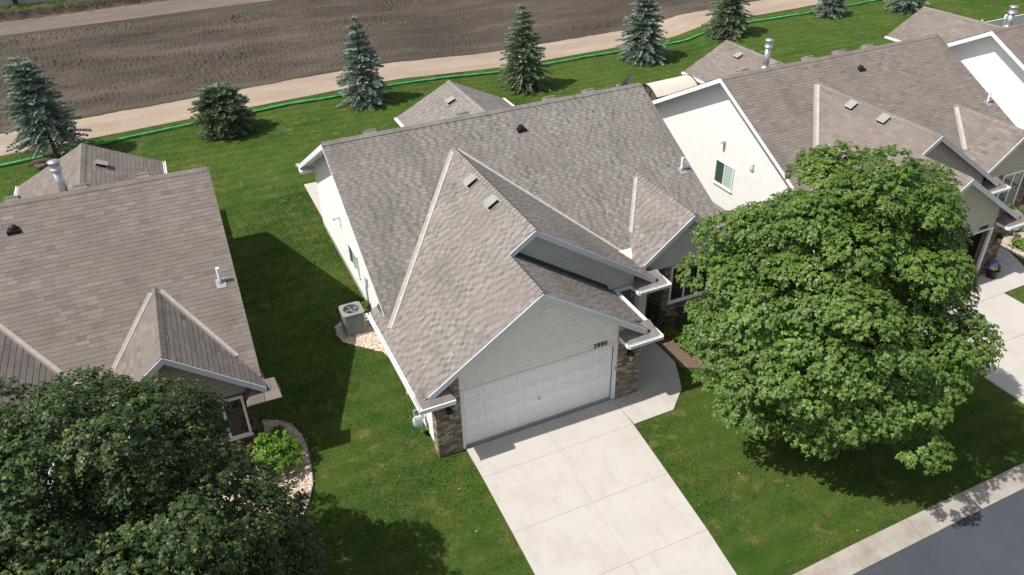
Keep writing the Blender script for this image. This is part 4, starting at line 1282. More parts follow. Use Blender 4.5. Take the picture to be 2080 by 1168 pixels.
HB = house('B', "gabled_house", "taupe shingled house with white garage door numbered 2880 behind the pale driveway", dict(
    shingle='shingle_b', style='dim', valley='valley', vw=.16, vwr=.11, vws=(.14, 0), side='siding_white', front='siding_grey', upper='siding_sage', bay='siding_sage',
    brick='brick_b', door=True, number="2880", ridge_vents=(.72, 4.23, 7.74, 9.45)))
HA = house('A', "gabled_house", "brown shingled house with dark red brick bay, partly hidden by the dark tree", dict(
    shingle='shingle_a', style='flat', valley='valley_a', vw=.17, vwr=.18, vws=(.17, .18), side='siding_taupe', front='siding_taupe', upper='siding_taupe', bay='siding_taupe',
    brick='brick_a', door=True, nbrick=0, ridge_vents=(5.95, 7.85, 9.65), small_return=True, cricket=False, sunside=1, yb=16.2, flue=(6.55, 14.9, 3.72, 1.5, .15)))
HC = house('C', "gabled_house", "house with cream lap-sided gable end and open garage beyond the bright green maple", dict(
    shingle='shingle_c', style='flat', valley='valley_c', vw=.22, vwr=.05, vws=(.22, 0), side='siding_cream', front='siding_tan', upper='siding_tan', bay='siding_tan', lap=.115,
    brick='brick_c', door=False, nbrick=60, number="2888", ridge_vents=(.43, 2.2, 4.01, 5.8, 7.54), cricket=False, yb=16.2, flue=(2.34, 10.7, 5.75, 1.3, .13), sunside=-1))
HD = house('D', "gabled_house", "farthest house with bright white gable end at the top right", dict(
    shingle='shingle_c', style='flat', valley='valley_c', vw=.24, vwr=.05, vws=(.24, 0), side='siding_white', front='siding_tan', upper='siding_tan', bay='siding_tan', lap=.115,
    brick='brick_c', door=True, nbrick=0, ridge_vents=(4.01,), cricket=False, yb=16.2, sun_vent=False, flue=(2.44, 11.0, 5.5, 1.05, .15)))

# side-wall fittings
window(HC, (-.51, 9.75, 1.24), (0, -1, 0), (-1, 0, 0), 1.25, 1.14, 2, [M['glass_green'], M['glass_blind']], fr=.06)
window(HB, (-.51, 10.30, .92), (0, -1, 0), (-1, 0, 0), 1.20, .90, 2, [M['glass_green'], M['glass_blind']], fr=.06)
def hood(parent, y, z, r=.09, ext=.22):
    m = MB(); m.box(-.53, -.50, y - .12, y + .12, z - .12, z + .12)
    m.tube((-.52, y, z), (-.52 - ext, y, z - .02), r, n=10); m.tube((-.52 - ext + .02, y, z + .03), (-.52 - ext, y, z - .10), r * .95, r * .9, n=10)
    return m.build("exhaust_hood", M['white'], parent)
hood(HC, 9.4, 3.34); hood(HB, 11.4, 2.35, .06, .24); hood(HD, 9.2, 3.3)
m = MB(); m.box(-.60, -.50, 7.34, 7.56, 2.76, 3.06); m.box(-.615, -.601, 7.37, 7.53, 2.81, 3.01); m.build("meter_box", M['fascia'], HC)
m = MB(); m.box(-.66, -.50, 6.72, 7.0, .55, .95); m.tube((-.70, 6.86, .75), (-.66, 6.86, .75), .10, n=12); m.tube((-.58, 6.86, .55), (-.58, 6.86, .05), .025, n=6); m.build("electric_meter", M['gas'], HB)
m = MB(); m.tube((-.54, 8.2, .1), (-.54, 8.2, 1.0), .03, n=6); m.tube((-.54, 8.2, 1.0), (-.52, 8.1, 1.25), .03, n=6); m.box(-.56, -.5, 7.95, 8.2, 1.2, 1.5); m.build("conduit_box", M['gas'], HB)
m = MB(); m.box(-.80, -.742, 3.0, 3.12, .05, 2.4); m.build("downspout", M['white'], HB)
m = MB(); m.box(-.80, -.742, 3.25, 3.40, .35, .75); m.build("outlet_box", M['gas'], HB)

# C garage contents
o = thing("wheeled_bin", "dark green wheeled bin standing just inside the open garage", "bin", to_world('C', (3.95, .95, .02)), .1)
m = MB(); m.hexa([(-.24, -.27, .05), (.24, -.27, .05), (.24, .27, .05), (-.24, .27, .05)], [(-.30, -.36, 1.0), (.30, -.36, 1.0), (.30, .36, 1.0), (-.30, .36, 1.0)]); m.build("bin_body", M['bin'], o)
m = MB(); m.hexa([(-.32, -.40, 1.0), (.32, -.40, 1.0), (.32, .40, 1.0), (-.32, .40, 1.0)], [(-.27, -.33, 1.08), (.27, -.33, 1.08), (.27, .35, 1.08), (-.27, .35, 1.08)]); m.build("bin_lid", M['bin'], o)
for sx in (-1, 1):
    m = MB(); m.tube((sx * .27, .30, .12), (sx * .33, .30, .12), .12, n=12); m.build("wheel", M['dark'], o)
o = thing("storage_tote", "red plastic tote on a dark shelf inside the open garage", "tote", to_world('C', (3.1, 1.25, 1.42)), .0)
m = MB(); m.hexa([(-.36, -.24, .0), (.36, -.24, .0), (.36, .24, .0), (-.36, .24, .0)], [(-.42, -.28, .34), (.42, -.28, .34), (.42, .28, .34), (-.42, .28, .34)]); m.build("tote_body", M['red'], o)
m = MB(); m.box(-.45, .45, -.31, .31, .341, .40); m.build("tote_lid", M['red'], o)
o = thing("shelving_unit", "dark shelf under the red tote inside the open garage", "shelf", to_world('C', (3.1, 1.25, .02)), .0)
for z_ in (.1, .72, 1.36):
    m = MB(); m.box(-.55, .55, -.3, .3, z_, z_ + .035); m.build("shelf_board", M['timber'], o)
for sx in (-.53, .53):
    for sy in (-.28, .28):
        m = MB(); m.box(sx - .02, sx + .02, sy - .02, sy + .02, 0, 1.40); m.v = [(x, y, z if z < 1.36 else 1.359) for x, y, z in m.v]; m.build("post", M['timber'], o)

# ------------------------------------------------------------------ air conditioner, gas meter
o = thing("air_conditioner", "grey square outdoor air conditioner on gravel beside the white house wall", "air conditioner", (-1.38, 7.22, .02), .0)
w, hgt = .37, .86
def rrect(w, r, n=4):
    out = []
    for cx, cy, a0 in ((w - r, w - r, 0), (-w + r, w - r, 90), (-w + r, -w + r, 180), (w - r, -w + r, 270)):
        for k in range(n + 1):
            a = math.radians(a0 + 90 * k / n); out.append((cx + r * math.cos(a), cy + r * math.sin(a)))
    return out
m = MB(); m.slab([(x, y, .06) for x, y in rrect(w + .06, .05)], (0, 0, -.09)); m.build("pad", M['kerb'], o)
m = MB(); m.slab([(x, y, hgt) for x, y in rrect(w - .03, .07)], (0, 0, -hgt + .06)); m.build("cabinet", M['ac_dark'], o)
for sx in (-1, 1):
    for sy in (-1, 1):
        m = MB(); m.tube((sx * (w - .06), sy * (w - .06), .06), (sx * (w - .06), sy * (w - .06), hgt), .062, n=10); m.build("corner_post", M['ac'], o)
for k in range(14):
    for (ux, uy) in ((1, 0), (-1, 0), (0, 1), (0, -1)):
        m = MB(); z_ = .11 + k * .053
        if ux:
            m.hexa([(ux * (w - .028), -w + .1, z_), (ux * (w - .028), w - .1, z_), (ux * (w - .03), w - .1, z_ + .03), (ux * (w - .03), -w + .1, z_ + .03)],
                   [(ux * (w + .012), -w + .1, z_ - .012), (ux * (w + .012), w - .1, z_ - .012), (ux * (w - .0), w - .1, z_ + .026), (ux * (w - .0), -w + .1, z_ + .026)])
        else:
            m.hexa([(-w + .1, uy * (w - .028), z_), (w - .1, uy * (w - .028), z_), (w - .1, uy * (w - .03), z_ + .03), (-w + .1, uy * (w - .03), z_ + .03)],
                   [(-w + .1, uy * (w + .012), z_ - .012), (w - .1, uy * (w + .012), z_ - .012), (w - .1, uy * w, z_ + .026), (-w + .1, uy * w, z_ + .026)])
        m.build("louver", M['ac'], o)
# top with a round opening
ring_n = 28
m = MB(); outer = []; R0 = .285
for k in range(ring_n):
    a = 2 * math.pi * k / ring_n
    cx, cy = math.cos(a), math.sin(a); sc = (w + .02) / max(abs(cx), abs(cy)); sc = min(sc, (w + .02) * 1.30)
    outer.append((cx * sc, cy * sc))
vs = [(x, y, hgt + .05) for x, y in outer] + [(R0 * math.cos(2 * math.pi * k / ring_n), R0 * math.sin(2 * math.pi * k / ring_n), hgt + .062) for k in range(ring_n)] + \
     [(x, y, hgt) for x, y in outer] + [(R0 * .93 * math.cos(2 * math.pi * k / ring_n), R0 * .93 * math.sin(2 * math.pi * k / ring_n), hgt - .04 + .045) for k in range(ring_n)]
fs = []
for k in range(ring_n):
    k2 = (k + 1) % ring_n
    fs += [(k, k2, ring_n + k2, ring_n + k), (k, 2 * ring_n + k, 2 * ring_n + k2, k2), (ring_n + k, ring_n + k2, 3 * ring_n + k2, 3 * ring_n + k)]
m.add(vs, fs); m.build("top_cover", M['ac'], o)
m = MB()
for r in (.06, .11, .16, .21, .26):
    for k in range(20):
        a, b = 2 * math.pi * k / 20, 2 * math.pi * (k + 1) / 20
        m.tube((r * math.cos(a), r * math.sin(a), hgt + .055), (r * math.cos(b), r * math.sin(b), hgt + .055), .005, n=4, cap=False)
for k in range(8):
    a = 2 * math.pi * k / 8
    m.tube((.03 * math.cos(a), .03 * math.sin(a), hgt + .058), (.285 * math.cos(a), .285 * math.sin(a), hgt + .058), .006, n=4)
m.build("fan_guard", M['dark'], o)
m = MB()
for k in range(4):
    a = 2 * math.pi * k / 4 + .3
    c, s_ = math.cos(a), math.sin(a)
    f = lambda u, v, z_: (c * u - s_ * v, s_ * u + c * v, z_)
    m.hexa([f(.06, -.05, hgt + .012), f(.24, -.09, hgt + .008), f(.24, .09, hgt + .036), f(.06, .05, hgt + .03)], [f(.06, -.05, hgt + .017), f(.24, -.09, hgt + .013), f(.24, .09, hgt + .041), f(.06, .05, hgt + .035)])
m.lathe((0, 0, hgt + .0), [(.075, 0), (.075, .03), (.05, .045)], 14); m.build("fan", M['galv'], o)
m = MB(); m.tube((.30, .1, .25), (.82, .2, .25), .02, n=6); m.tube((.30, .16, .32), (.82, .26, .32), .012, n=6); m.build("refrigerant_line", M['dark'], o)

o = thing("gas_meter", "grey gas meter on pipes at the garage corner beside brick", "gas meter", (-1.06, 1.15, 0))
m = MB(); m.lathe((0, 0, .42), [(.02, -.02), (.13, .0), (.155, .08), (.155, .22), (.12, .30), (.02, .31)], 14); m.build("meter_body", M['gas'], o, True)
m = MB(); m.box(-.11, .11, -.12, -.08, .62, .86); m.box(-.08, .08, -.135, -.12, .66, .80); m.build("dial", M['white'], o)
m = MB(); m.tube((.14, .1, 0), (.14, .1, .95), .022, n=8); m.tube((.14, .1, .95), (-.06, .1, .95), .022, n=8); m.tube((-.06, .1, .95), (-.06, .05, .70), .022, n=8); m.tube((.07, 0, .70), (.30, .0, 1.0), .02, n=8); m.tube((.14, .1, .95), (.30, .1, 1.1), .02, n=8)
m.build("pipe", M['gas'], o)
m = MB(); m.lathe((.14, .1, .60), [(.03, -.03), (.10, 0), (.10, .04), (.03, .09)], 12); m.build("regulator", M['gas'], o)

# ------------------------------------------------------------------ foliage
LEAF = np.array([(0, 0), (.52, .06), (.24, .26), (.46, .66), (.15, .52), (0, 1.05), (-.15, .52), (-.46, .66), (-.24, .26), (-.52, .06)], float)
def leaf_template(kind='maple'):
    if kind == 'maple':
        b = LEAF - [0, .4]
        z = np.array([.0, -.16, .04, -.20, .04, -.26, .04, -.20, .04, -.16])
        v = np.c_[b, z]; v = np.vstack([v, [0, -.02, .06]])
        n = len(b); f = np.array([(i, (i + 1) % n, n) for i in range(n)])
    elif kind == 'maple_small':
        v = np.array([(0, -.45, .0), (.52, -.22, -.18), (.22, .02, .03), (0, .65, -.22), (-.22, .02, .03), (-.52, -.22, -.18), (0, -.05, .07)], float)
        f = np.array([(i, (i + 1) % 6, 6) for i in range(6)])
    else:
        v = np.array([(0, -.5, 0), (.28, -.12, -.05), (.24, .22, -.05), (0, .55, -.1), (-.24, .22, -.05), (-.28, -.12, -.05), (0, 0, .05)], float)
        f = np.array([(i, (i + 1) % 6, 6) for i in range(6)])
    return v, f

def frames(nrm, spin):
    nrm = nrm / np.linalg.norm(nrm, axis=1, keepdims=True)
    ref = np.where(np.abs(nrm[:, 2:3]) > .95, np.array([[1., 0, 0]]), np.array([[0, 0, 1.]]))
    a = np.cross(ref, nrm); a /= np.linalg.norm(a, axis=1, keepdims=True)
    b = np.cross(nrm, a)
    c, s_ = np.cos(spin)[:, None], np.sin(spin)[:, None]
    return c * a + s_ * b, -s_ * a + c * b, nrm

def leaves_mesh(name, P, Nn, size, tint, kind, mat):
    v, f = leaf_template(kind)
    spin = nrng.uniform(0, 2 * np.pi, len(P)) if not kind.startswith('maple') else nrng.normal(np.pi, 1.0, len(P))
    A, B, C = frames(Nn, spin)
    V = (P[:, None, :] + size[:, None, None] * (v[None, :, 0:1] * A[:, None] + v[None, :, 1:2] * B[:, None] + v[None, :, 2:3] * C[:, None])).reshape(-1, 3)
    F = (f[None] + (np.arange(len(P)) * len(v))[:, None, None]).reshape(-1, 3)
    return tri_mesh(name, V, F, np.repeat(tint, len(f)), mat), (A, B, C)

def crown_points(c, rx, ry, rz, nlobe, per, seed, lobe=(.55, .95), flat=.55, low=-.85, inner=.22, lref=.75, zbot=None):
    """leaf positions and facing on many overlapping boughs spread over an uneven ellipsoid"""
    r = np.random.default_rng(seed)
    P = []; Nn = []; T = []; LB = []
    ga = np.pi * (3 - np.sqrt(5))
    for i in range(nlobe):
        zz = 1 - (1 - low) * (i + .5) / nlobe
        a = i * ga + r.normal(0, .15)
        rr = math.sqrt(max(0, 1 - zz * zz))
        d = np.array([rr * math.cos(a), rr * math.sin(a), zz]) + r.normal(0, .06, 3)
        bump = 1 + .09 * noise.noise((d[0] * 1.7 + seed, d[1] * 1.7, d[2] * 1.7)) + r.normal(0, .03)
        shell = r.choice([.93, .80, .62], p=[.62, .25, .13]) * bump
        if zbot:
            if d[2] < -.15 and r.random() < .22: continue
            if d[2] < .1: shell *= r.uniform(.86, 1.10)
            d = d * [1 - .15 * max(0, d[2]), 1 - .15 * max(0, d[2]), 1]
        lc = np.array(c) + d * [rx, ry, rz if d[2] > 0 or not zbot else zbot] * shell
        lr = r.uniform(*lobe)
        n = int(per * (lr / lref) ** 2 * r.uniform(.75, 1.2))
        q = r.normal(0, 1, (n, 3)); q /= np.linalg.norm(q, axis=1, keepdims=True)
        q = q[(q @ d > -.35) & (q[:, 2] > -.55)]
        if len(q) < 2: continue
        rad = lr * r.uniform(.62, 1.06, (len(q), 1))
        # sprays: pull leaves into little tufts
        k = max(4, len(q) // 9)
        tc = q[r.integers(0, len(q), k)]
        ti = np.argmax(q @ tc.T, axis=1)
        q2 = q * .5 + tc[ti] * .5
        off = q2 * rad * [1, 1, flat]
        off[:, 2] -= .22 * (off[:, 0] ** 2 + off[:, 1] ** 2) / lr
        P.append(lc + off)
        nn = q2 * .55 + d * .35 + np.array([0, 0, .85]) + r.normal(0, .38, q2.shape)
        Nn.append(nn)
        T.append(np.clip(r.normal(.48 + .1 * r.normal(), .2, len(q2)), 0, .9))
        LB.append((lc, lr))
    m = int(len(np.concatenate(P)) * inner)
    q = r.normal(0, 1, (m, 3)); q /= np.linalg.norm(q, axis=1, keepdims=True)
    q = q * r.uniform(.25, .8, (m, 1)) * [rx, ry, rz]
    if zbot: q[:, 2] = np.where(q[:, 2] < 0, q[:, 2] * zbot / rz, q[:, 2])
    q = q[q[:, 2] > low * rz]
    P.append(np.array(c) + q); Nn.append(r.normal(0, .5, q.shape) + [0, 0, .8]); T.append(np.clip(r.normal(.4, .2, len(q)), 0, .9))
    return np.concatenate(P), np.concatenate(Nn), np.concatenate(T), LB

def limb(m, a, b, r0, r1, sag=0.0, n=6):
    a, b = Vector(a), Vector(b)
    mid = (a + b) / 2 + Vector((rnd.uniform(-.15, .15), rnd.uniform(-.15, .15), sag))
    m.tube(a, mid, r0, (r0 + r1) / 2, n=n, cap=False); m.tube(mid, b, (r0 + r1) / 2, r1, n=n, cap=False)

def broadleaf(name, label, base, c, rad, nlobe, per, seed, mat, leafsize, kind='maple', odd=None, low=-.85, lobe=(.55, .95), top_clear=1.5, nparts=296, zbot=None):
    base = Vector(base)
    T_ = thing(name, label, "tree", base, 0, None)
    P, Nn, tint, LB = crown_points(c, *rad, nlobe, per, seed, lobe=lobe, low=low, zbot=zbot)
    r = np.random.default_rng(seed + 5)
    if odd: tint = np.where(r.random(len(tint)) < odd, r.uniform(.94, 1.0, len(tint)), tint)
    P = P - np.array(base)
    size = r.uniform(.75, 1.2, len(P)) * leafsize
    if odd: size = np.where(tint > .92, size * .62, size)
    # trunk and limbs
    m = MB()
    ctr = Vector(c) - base
    fork = Vector((ctr.x * .25, ctr.y * .25, top_clear))
    m.tube((0, 0, -.15), (0, 0, .15), .26, .19, n=12, cap=False); m.tube((0, 0, .15), fork, .19, .15, n=12, cap=False)
    trunk = m.build("trunk", M['bark'], T_, True)
    m = MB()
    for i in range(14):
        a = i * 2.4
        e = ctr + Vector((math.cos(a) * rad[0] * .55, math.sin(a) * rad[1] * .55, (-.3 + 1.0 * i / 14) * rad[2] * .75))
        limb(m, fork, e, .085, .035, .25)
        for lc, lr in LB:
            q = Vector(lc) - base
            if (q - e).length < 1.9 and rnd.random() < .5: limb(m, e, q, .032, .010, .1, 5)
    m.build("limb", M['bark'], trunk, True)
    dist = np.linalg.norm(P + np.array(base) - np.array(CAM), axis=1)
    outward = np.einsum('ij,j->i', P - np.array(ctr), np.array(CAM - Vector(c))) / (CAM - Vector(c)).length
    Dv = P + np.array(base) - np.array(CAM); zc_ = Dv @ np.array(_fwd)
    Xp, Yp = 1040 + FPX * (Dv @ np.array(_right)) / zc_, 584 - FPX * (Dv @ np.array(_up)) / zc_
    inframe = (Xp > 8) & (Xp < 2072) & (Yp > 8) & (Yp < 1160)
    score = np.where(inframe, size ** 2 * np.clip(outward, 0.01, None) ** 3 / dist ** 2, -1)
    pick = np.argsort(-score)[:nparts] if nparts else np.array([], int)
    mask = np.ones(len(P), bool); mask[pick] = False
    me, _ = leaves_mesh("foliage", P[mask], Nn[mask], size[mask], tint[mask], kind + '_small', mat)
    crown = link("crown", me, T_, kind='stuff')
    v, f = leaf_template(kind)
    lm = []
    for tt in (.25, .5, .75):
        lm.append(tri_mesh("leaf", v, f, np.full(len(f), tt), mat))
    A, B, C = frames(Nn[pick], r.normal(np.pi, 1.0, len(pick))) if len(pick) else (None, None, None)
    for j, i in enumerate(pick):
        o = link("leaf", lm[j % 3], crown)
        s_ = size[i]
        o.matrix_local = Matrix(((A[j, 0] * s_, B[j, 0] * s_, C[j, 0] * s_, P[i, 0]), (A[j, 1] * s_, B[j, 1] * s_, C[j, 1] * s_, P[i, 1]),
                                 (A[j, 2] * s_, B[j, 2] * s_, C[j, 2] * s_, P[i, 2]), (0, 0, 0, 1)))
    return T_

broadleaf("maple_tree", "full bright green maple on the front lawn right of the driveway", (9.25, -3.55, gz(9.25, -3.55)), (9.38, -3.62, 4.15), (3.62, 3.42, 4.68), 250, 930, 3, M['maple'], .117, odd=.02, low=-.85, lobe=(.50, .88), zbot=3.05)
broadleaf("maple_tree", "large dark green tree with yellow flecks in the lower left corner", (-9.5, -4.0, 0), (-9.6, -4.15, 3.75), (4.35, 4.15, 4.25), 310, 960, 8, M['maple_dark'], .098, odd=.10, low=-.6, lobe=(.48, .86))

def shrub(name, label, cat, base, r, h, n, mat, leaf=.06, seed=1, group=None, stems=True, dark=None):
    base = Vector((base[0], base[1], gz(base[0], base[1]) if len(base) < 3 else base[2]))
    T_ = thing(name, label, cat, base, 0, group)
    P, Nn, t_, LB = crown_points((0, 0, h * .52), r * .8, r * .8, h * .46, max(12, int(n / 60)), 110, seed, lobe=(r * .28, r * .42), low=-.75, flat=.8, lref=r * .35)
    rr = np.random.default_rng(seed)
    me, _ = leaves_mesh("foliage", P, Nn, rr.uniform(.7, 1.25, len(P)) * leaf, t_, 'oval', mat)
    link("foliage", me, T_, kind='stuff')
    m = MB()
    for i in range(6):
        a = i * 1.05; limb(m, (0, 0, -.03), (math.cos(a) * r * .55, math.sin(a) * r * .55, h * .55), .018, .007, .02, 5)
    m.build("stem", M['bark'], T_)
    return T_
shrub("garden_shrub", "round lime green shrub on the gravel bed beside the red brick bay", "shrub", (-5.18, 1.72), .78, 1.05, 2600, M['shrub'], .085, 21)
shrub("garden_shrub", "small dark red-brown twiggy plant on the shaded gravel bed", "shrub", (-4.88, 3.12), .20, .22, 240, M['shrub_dark'], .045, 22)
shrub("garden_shrub", "dark green shrub in the deep shade beside the porch column", "shrub", (8.35, 2.75), .50, .85, 900, M['shrub_dark'], .07, 23)
shrub("garden_shrub", "dark shrub under the bay window, right of the porch one", "shrub", (9.35, 2.2), .55, .9, 900, M['shrub_dark'], .07, 24)
shrub("garden_shrub", "small lime plant in the mulch beside the porch shade", "shrub", (8.45, 2.02), .22, .4, 260, M['shrub'], .06, 25)
shrub("garden_shrub", "leafy green plant on mulch between footpath and maple", "shrub", (8.72, 1.12), .42, .55, 700, M['shrub_mid'], .085, 26)
shrub("garden_shrub", "small yellow green plant behind the gutter corner by the mulch", "shrub", (8.62, 1.62), .22, .38, 240, M['shrub'], .06, 27)
shrub("garden_shrub", "thin weed growing behind the air conditioner by the white wall", "weed", (-.72, 8.05), .22, .55, 320, M['shrub_mid'], .06, 28)
shrub("garden_shrub", "upright green shrub beside the tan pillar lamp of the open garage", "shrub", tuple(to_world('C', (7.9, 2.05, 0))[:2]), .40, .75, 700, M['shrub_mid'], .075, 29)
shrub("garden_shrub", "low yellow green shrub near the right edge by the shaded footpath", "shrub", tuple(to_world('C', (8.45, .75, 0))[:2]), .38, .45, 600, M['shrub'], .07, 30)
shrub("garden_shrub", "dark hedge shrub beneath the tall window of the cream-sided house", "shrub", tuple(to_world('C', (9.0, 2.3, 0))[:2]), .7, .9, 1000, M['shrub_dark'], .075, 31)
shrub("garden_shrub", "broad green shrub at right edge beyond the tan gabled garage", "shrub", tuple(to_world('C', (10.1, 1.9, 0))[:2]), .75, .9, 1100, M['shrub_mid'], .08, 32)
shrub("garden_shrub", "weedy green plant at the foot of the cream gable wall", "shrub", (15.9, 8.2), .30, .75, 360, M['shrub_mid'], .07, 33)

# flower pot by the open garage
pb = to_world('C', (5.48, -.30, 0)); pb.z = gz(pb.x, pb.y) + .045
o = thing("flower_pot", "dark pot of purple and white flowers beside the brick garage pillar", "flower pot", pb)
m = MB(); m.lathe((0, 0, 0), [(.17, 0), (.23, .30), (.26, .33), (.26, .37), (.22, .37), (.21, .33)], 18); m.build("pot", M['pot'], o, True)
for nm, mat, cc, n_, sd in (("foliage", M['shrub_mid'], (.05, -.08, .46), 260, 1), ("purple_flowers", M['purple'], (.06, .10, .60), 200, 2), ("white_flowers", M['petal_white'], (-.10, -.05, .52), 120, 3), ("purple_flowers", M['purple'], (-.18, .12, .50), 60, 5)):
    r = np.random.default_rng(sd); q = r.normal(0, 1, (n_, 3)); q /= np.linalg.norm(q, axis=1, keepdims=True)
    P = np.array(cc) + q * [.17, .15, .13] * r.uniform(.7, 1.1, (n_, 1))
    me, _ = leaves_mesh(nm, P, q + [0, 0, .6], r.uniform(.05, .085, n_), r.random(n_), 'oval', mat)
    link(nm, me, o, kind='stuff')
# garden bench-like stand at right edge
gb = to_world('C', (8.95, 1.45, 0)); gb.z = gz(gb.x, gb.y) + .03
o = thing("garden_ornament", "small blue grey lidded stand on pale stones at the right edge", "ornament", gb)
m = MB(); m.lathe((0, 0, .38), [(.10, 0), (.19, .04), (.20, .10), (.10, .16), (.03, .2)], 14); m.build("top", M['blue_grey'], o, True)
for k in range(3):
    a = k * 2.09; m = MB(); m.tube((.2 * math.cos(a), .2 * math.sin(a), 0), (.10 * math.cos(a), .10 * math.sin(a), .40), .025, n=8); m.build("leg", M['vent'], o)

# ------------------------------------------------------------------ spruces
def spruce(label, base, h, r, seed, mat, whorls=26, bare=.06, taper=.85, dense=1.0, lean=(0, 0), round_=False, loose=1.5):
    rr = random.Random(seed)
    z0 = gz(base[0], base[1])
    T_ = thing("spruce_tree", label, "tree", (base[0], base[1], z0), rr.uniform(-.3, .3), "row of spruces along the back lawn")
    m = MB(); m.tube((0, 0, -.1), (lean[0] * .5, lean[1] * .5, h * .5), .10 * h / 5 + .03, .06, n=8, cap=False); m.tube((lean[0] * .5, lean[1] * .5, h * .5), (lean[0], lean[1], h * .98), .06, .012, n=8)
    m.build("trunk", M['bark'], T_, True)
    V = []; F = []; Tn = []
    def tuft(p, d, L, w, tint):
        d = d.normalized(); a = d.orthogonal().normalized(); a.rotate(Matrix.Rotation(rr.uniform(0, 6.28), 3, d))
        b = d.cross(a)
        for ax in (a, b):
            k = len(V)
            mid = p + d * L * .45
            V.extend([tuple(p), tuple(mid + ax * w), tuple(p + d * L), tuple(mid - ax * w)])
            F.extend([(k, k + 1, k + 2), (k, k + 2, k + 3)]); Tn.extend([tint, tint])
    if not round_: whorls = int(whorls * .62)
    for wv in range(whorls):
        f = bare + (1 - bare) * (wv + rr.uniform(-.3, .3)) / whorls
        f = min(max(f, bare), .99)
        z = h * f
        if round_:
            L0 = r * math.sqrt(max(.03, 1 - ((f - .42) / .60) ** 2))
        else:
            L0 = r * (max(0.0, 1 - f) ** taper) * (1 if f > .16 else .80 + 1.25 * f)
        nb = int((17 if L0 > .5 else 9) * dense)
        a0 = rr.uniform(0, 6.28)
        for i in range(nb):
            a = a0 + 6.283 * i / nb + rr.uniform(-.2, .2); hz = rr.uniform(-.05, .05) * (1 if not round_ else 2)
            L = L0 * rr.uniform(.68, 1.12) ** loose
            up = .55 * f - .12 + rr.uniform(-.08, .08)
            d = Vector((math.cos(a), math.sin(a), up)).normalized()
            st = Vector((lean[0] * f, lean[1] * f, z + hz))
            n = max(2, int(L / .13))
            for j in range(n):
                q = (j + .6) / n
                if q < .22 and L > .6: continue
                p = st + d * L * q + Vector((0, 0, -.18 * L * q * q))
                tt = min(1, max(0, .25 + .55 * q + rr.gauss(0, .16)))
                side = Vector((-math.sin(a), math.cos(a), 0))
                sp = .34 * (1.15 - q * .75) * min(1, L)
                for sg in (-1, 1):
                    dd = d * .75 + side * sg * rr.uniform(.55, .95) + Vector((0, 0, rr.uniform(-.10, .22)))
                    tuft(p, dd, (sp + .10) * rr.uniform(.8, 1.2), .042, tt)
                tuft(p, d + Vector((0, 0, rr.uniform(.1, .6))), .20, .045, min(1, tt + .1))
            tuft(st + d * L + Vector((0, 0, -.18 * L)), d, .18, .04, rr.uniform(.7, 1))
    for k in range(5): tuft(Vector((lean[0], lean[1], h * .95)), Vector((rr.uniform(-.4, .4), rr.uniform(-.4, .4), 1)), .3, .03, .8)
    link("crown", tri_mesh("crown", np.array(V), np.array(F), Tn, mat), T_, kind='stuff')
    # bare soil ring under the tree
    return T_

SPRUCES = [
    ("leaning loose blue spruce at the far left behind the brown house", (-11.2, 28.6), 5.3, 2.0, 1, 'spruce_blue', dict(bare=.20, taper=.50, lean=(-.25, .1), loose=1.5)),
    ("squat round spruce without a pointed top, left of the lawn corner", (-2.75, 28.2), 2.45, 1.42, 2, 'spruce_green', dict(round_=True, whorls=22, bare=.12, dense=1.3)),
    ("slender blue spruce left of the rear gable peak of the numbered house", (5.35, 29.1), 5.1, 1.72, 3, 'spruce_blue', dict(taper=.80, bare=.03)),
    ("dark green spruce directly behind the middle of the long ridge", (15.35, 28.3), 5.1, 1.85, 4, 'spruce_green', dict(taper=.75, bare=.03)),
    ("dense broad blue spruce touching the top of the picture", (25.0, 29.7), 4.5, 1.9, 5, 'spruce_blue', dict(taper=.55, bare=.03, dense=1.15)),
    ("grey green spruce behind the chimney flue of the cream-sided house", (32.6, 30.3), 4.5, 1.85, 6, 'spruce_green', dict(taper=.62, bare=.05)),
    ("small young blue spruce standing alone in the open lawn", (42.3, 30.6), 2.9, 1.20, 7, 'spruce_blue', dict(taper=.6, bare=.06)),
    ("blue spruce just left of the farthest rear gable", (48.2, 28.9), 3.6, 1.55, 8, 'spruce_blue', dict(taper=.6, bare=.05)),
    ("spruce at top right of which mostly the shadow is seen", (57.0, 29.2), 4.2, 1.6, 9, 'spruce_green', dict(taper=.6, bare=.05)),
]
for lab, base, h, r, sd, mt, kw in SPRUCES:
    spruce(lab, base, h, r, sd, M[mt], **kw)
    x, y = base
    m = MB(); rp = []
    for k in range(22):
        a = k * 2 * math.pi / 22; q = r * .62 * (1 + .2 * noise.noise((math.cos(a) * 2 + x, math.sin(a) * 2, 0)))
        rp.append((x + q * math.cos(a), y + q * math.sin(a), gz(x, y) + .035))
    m.slab(rp, (0, 0, -.06)); m.build("soil_patch", M['bank'], None, kind='structure')

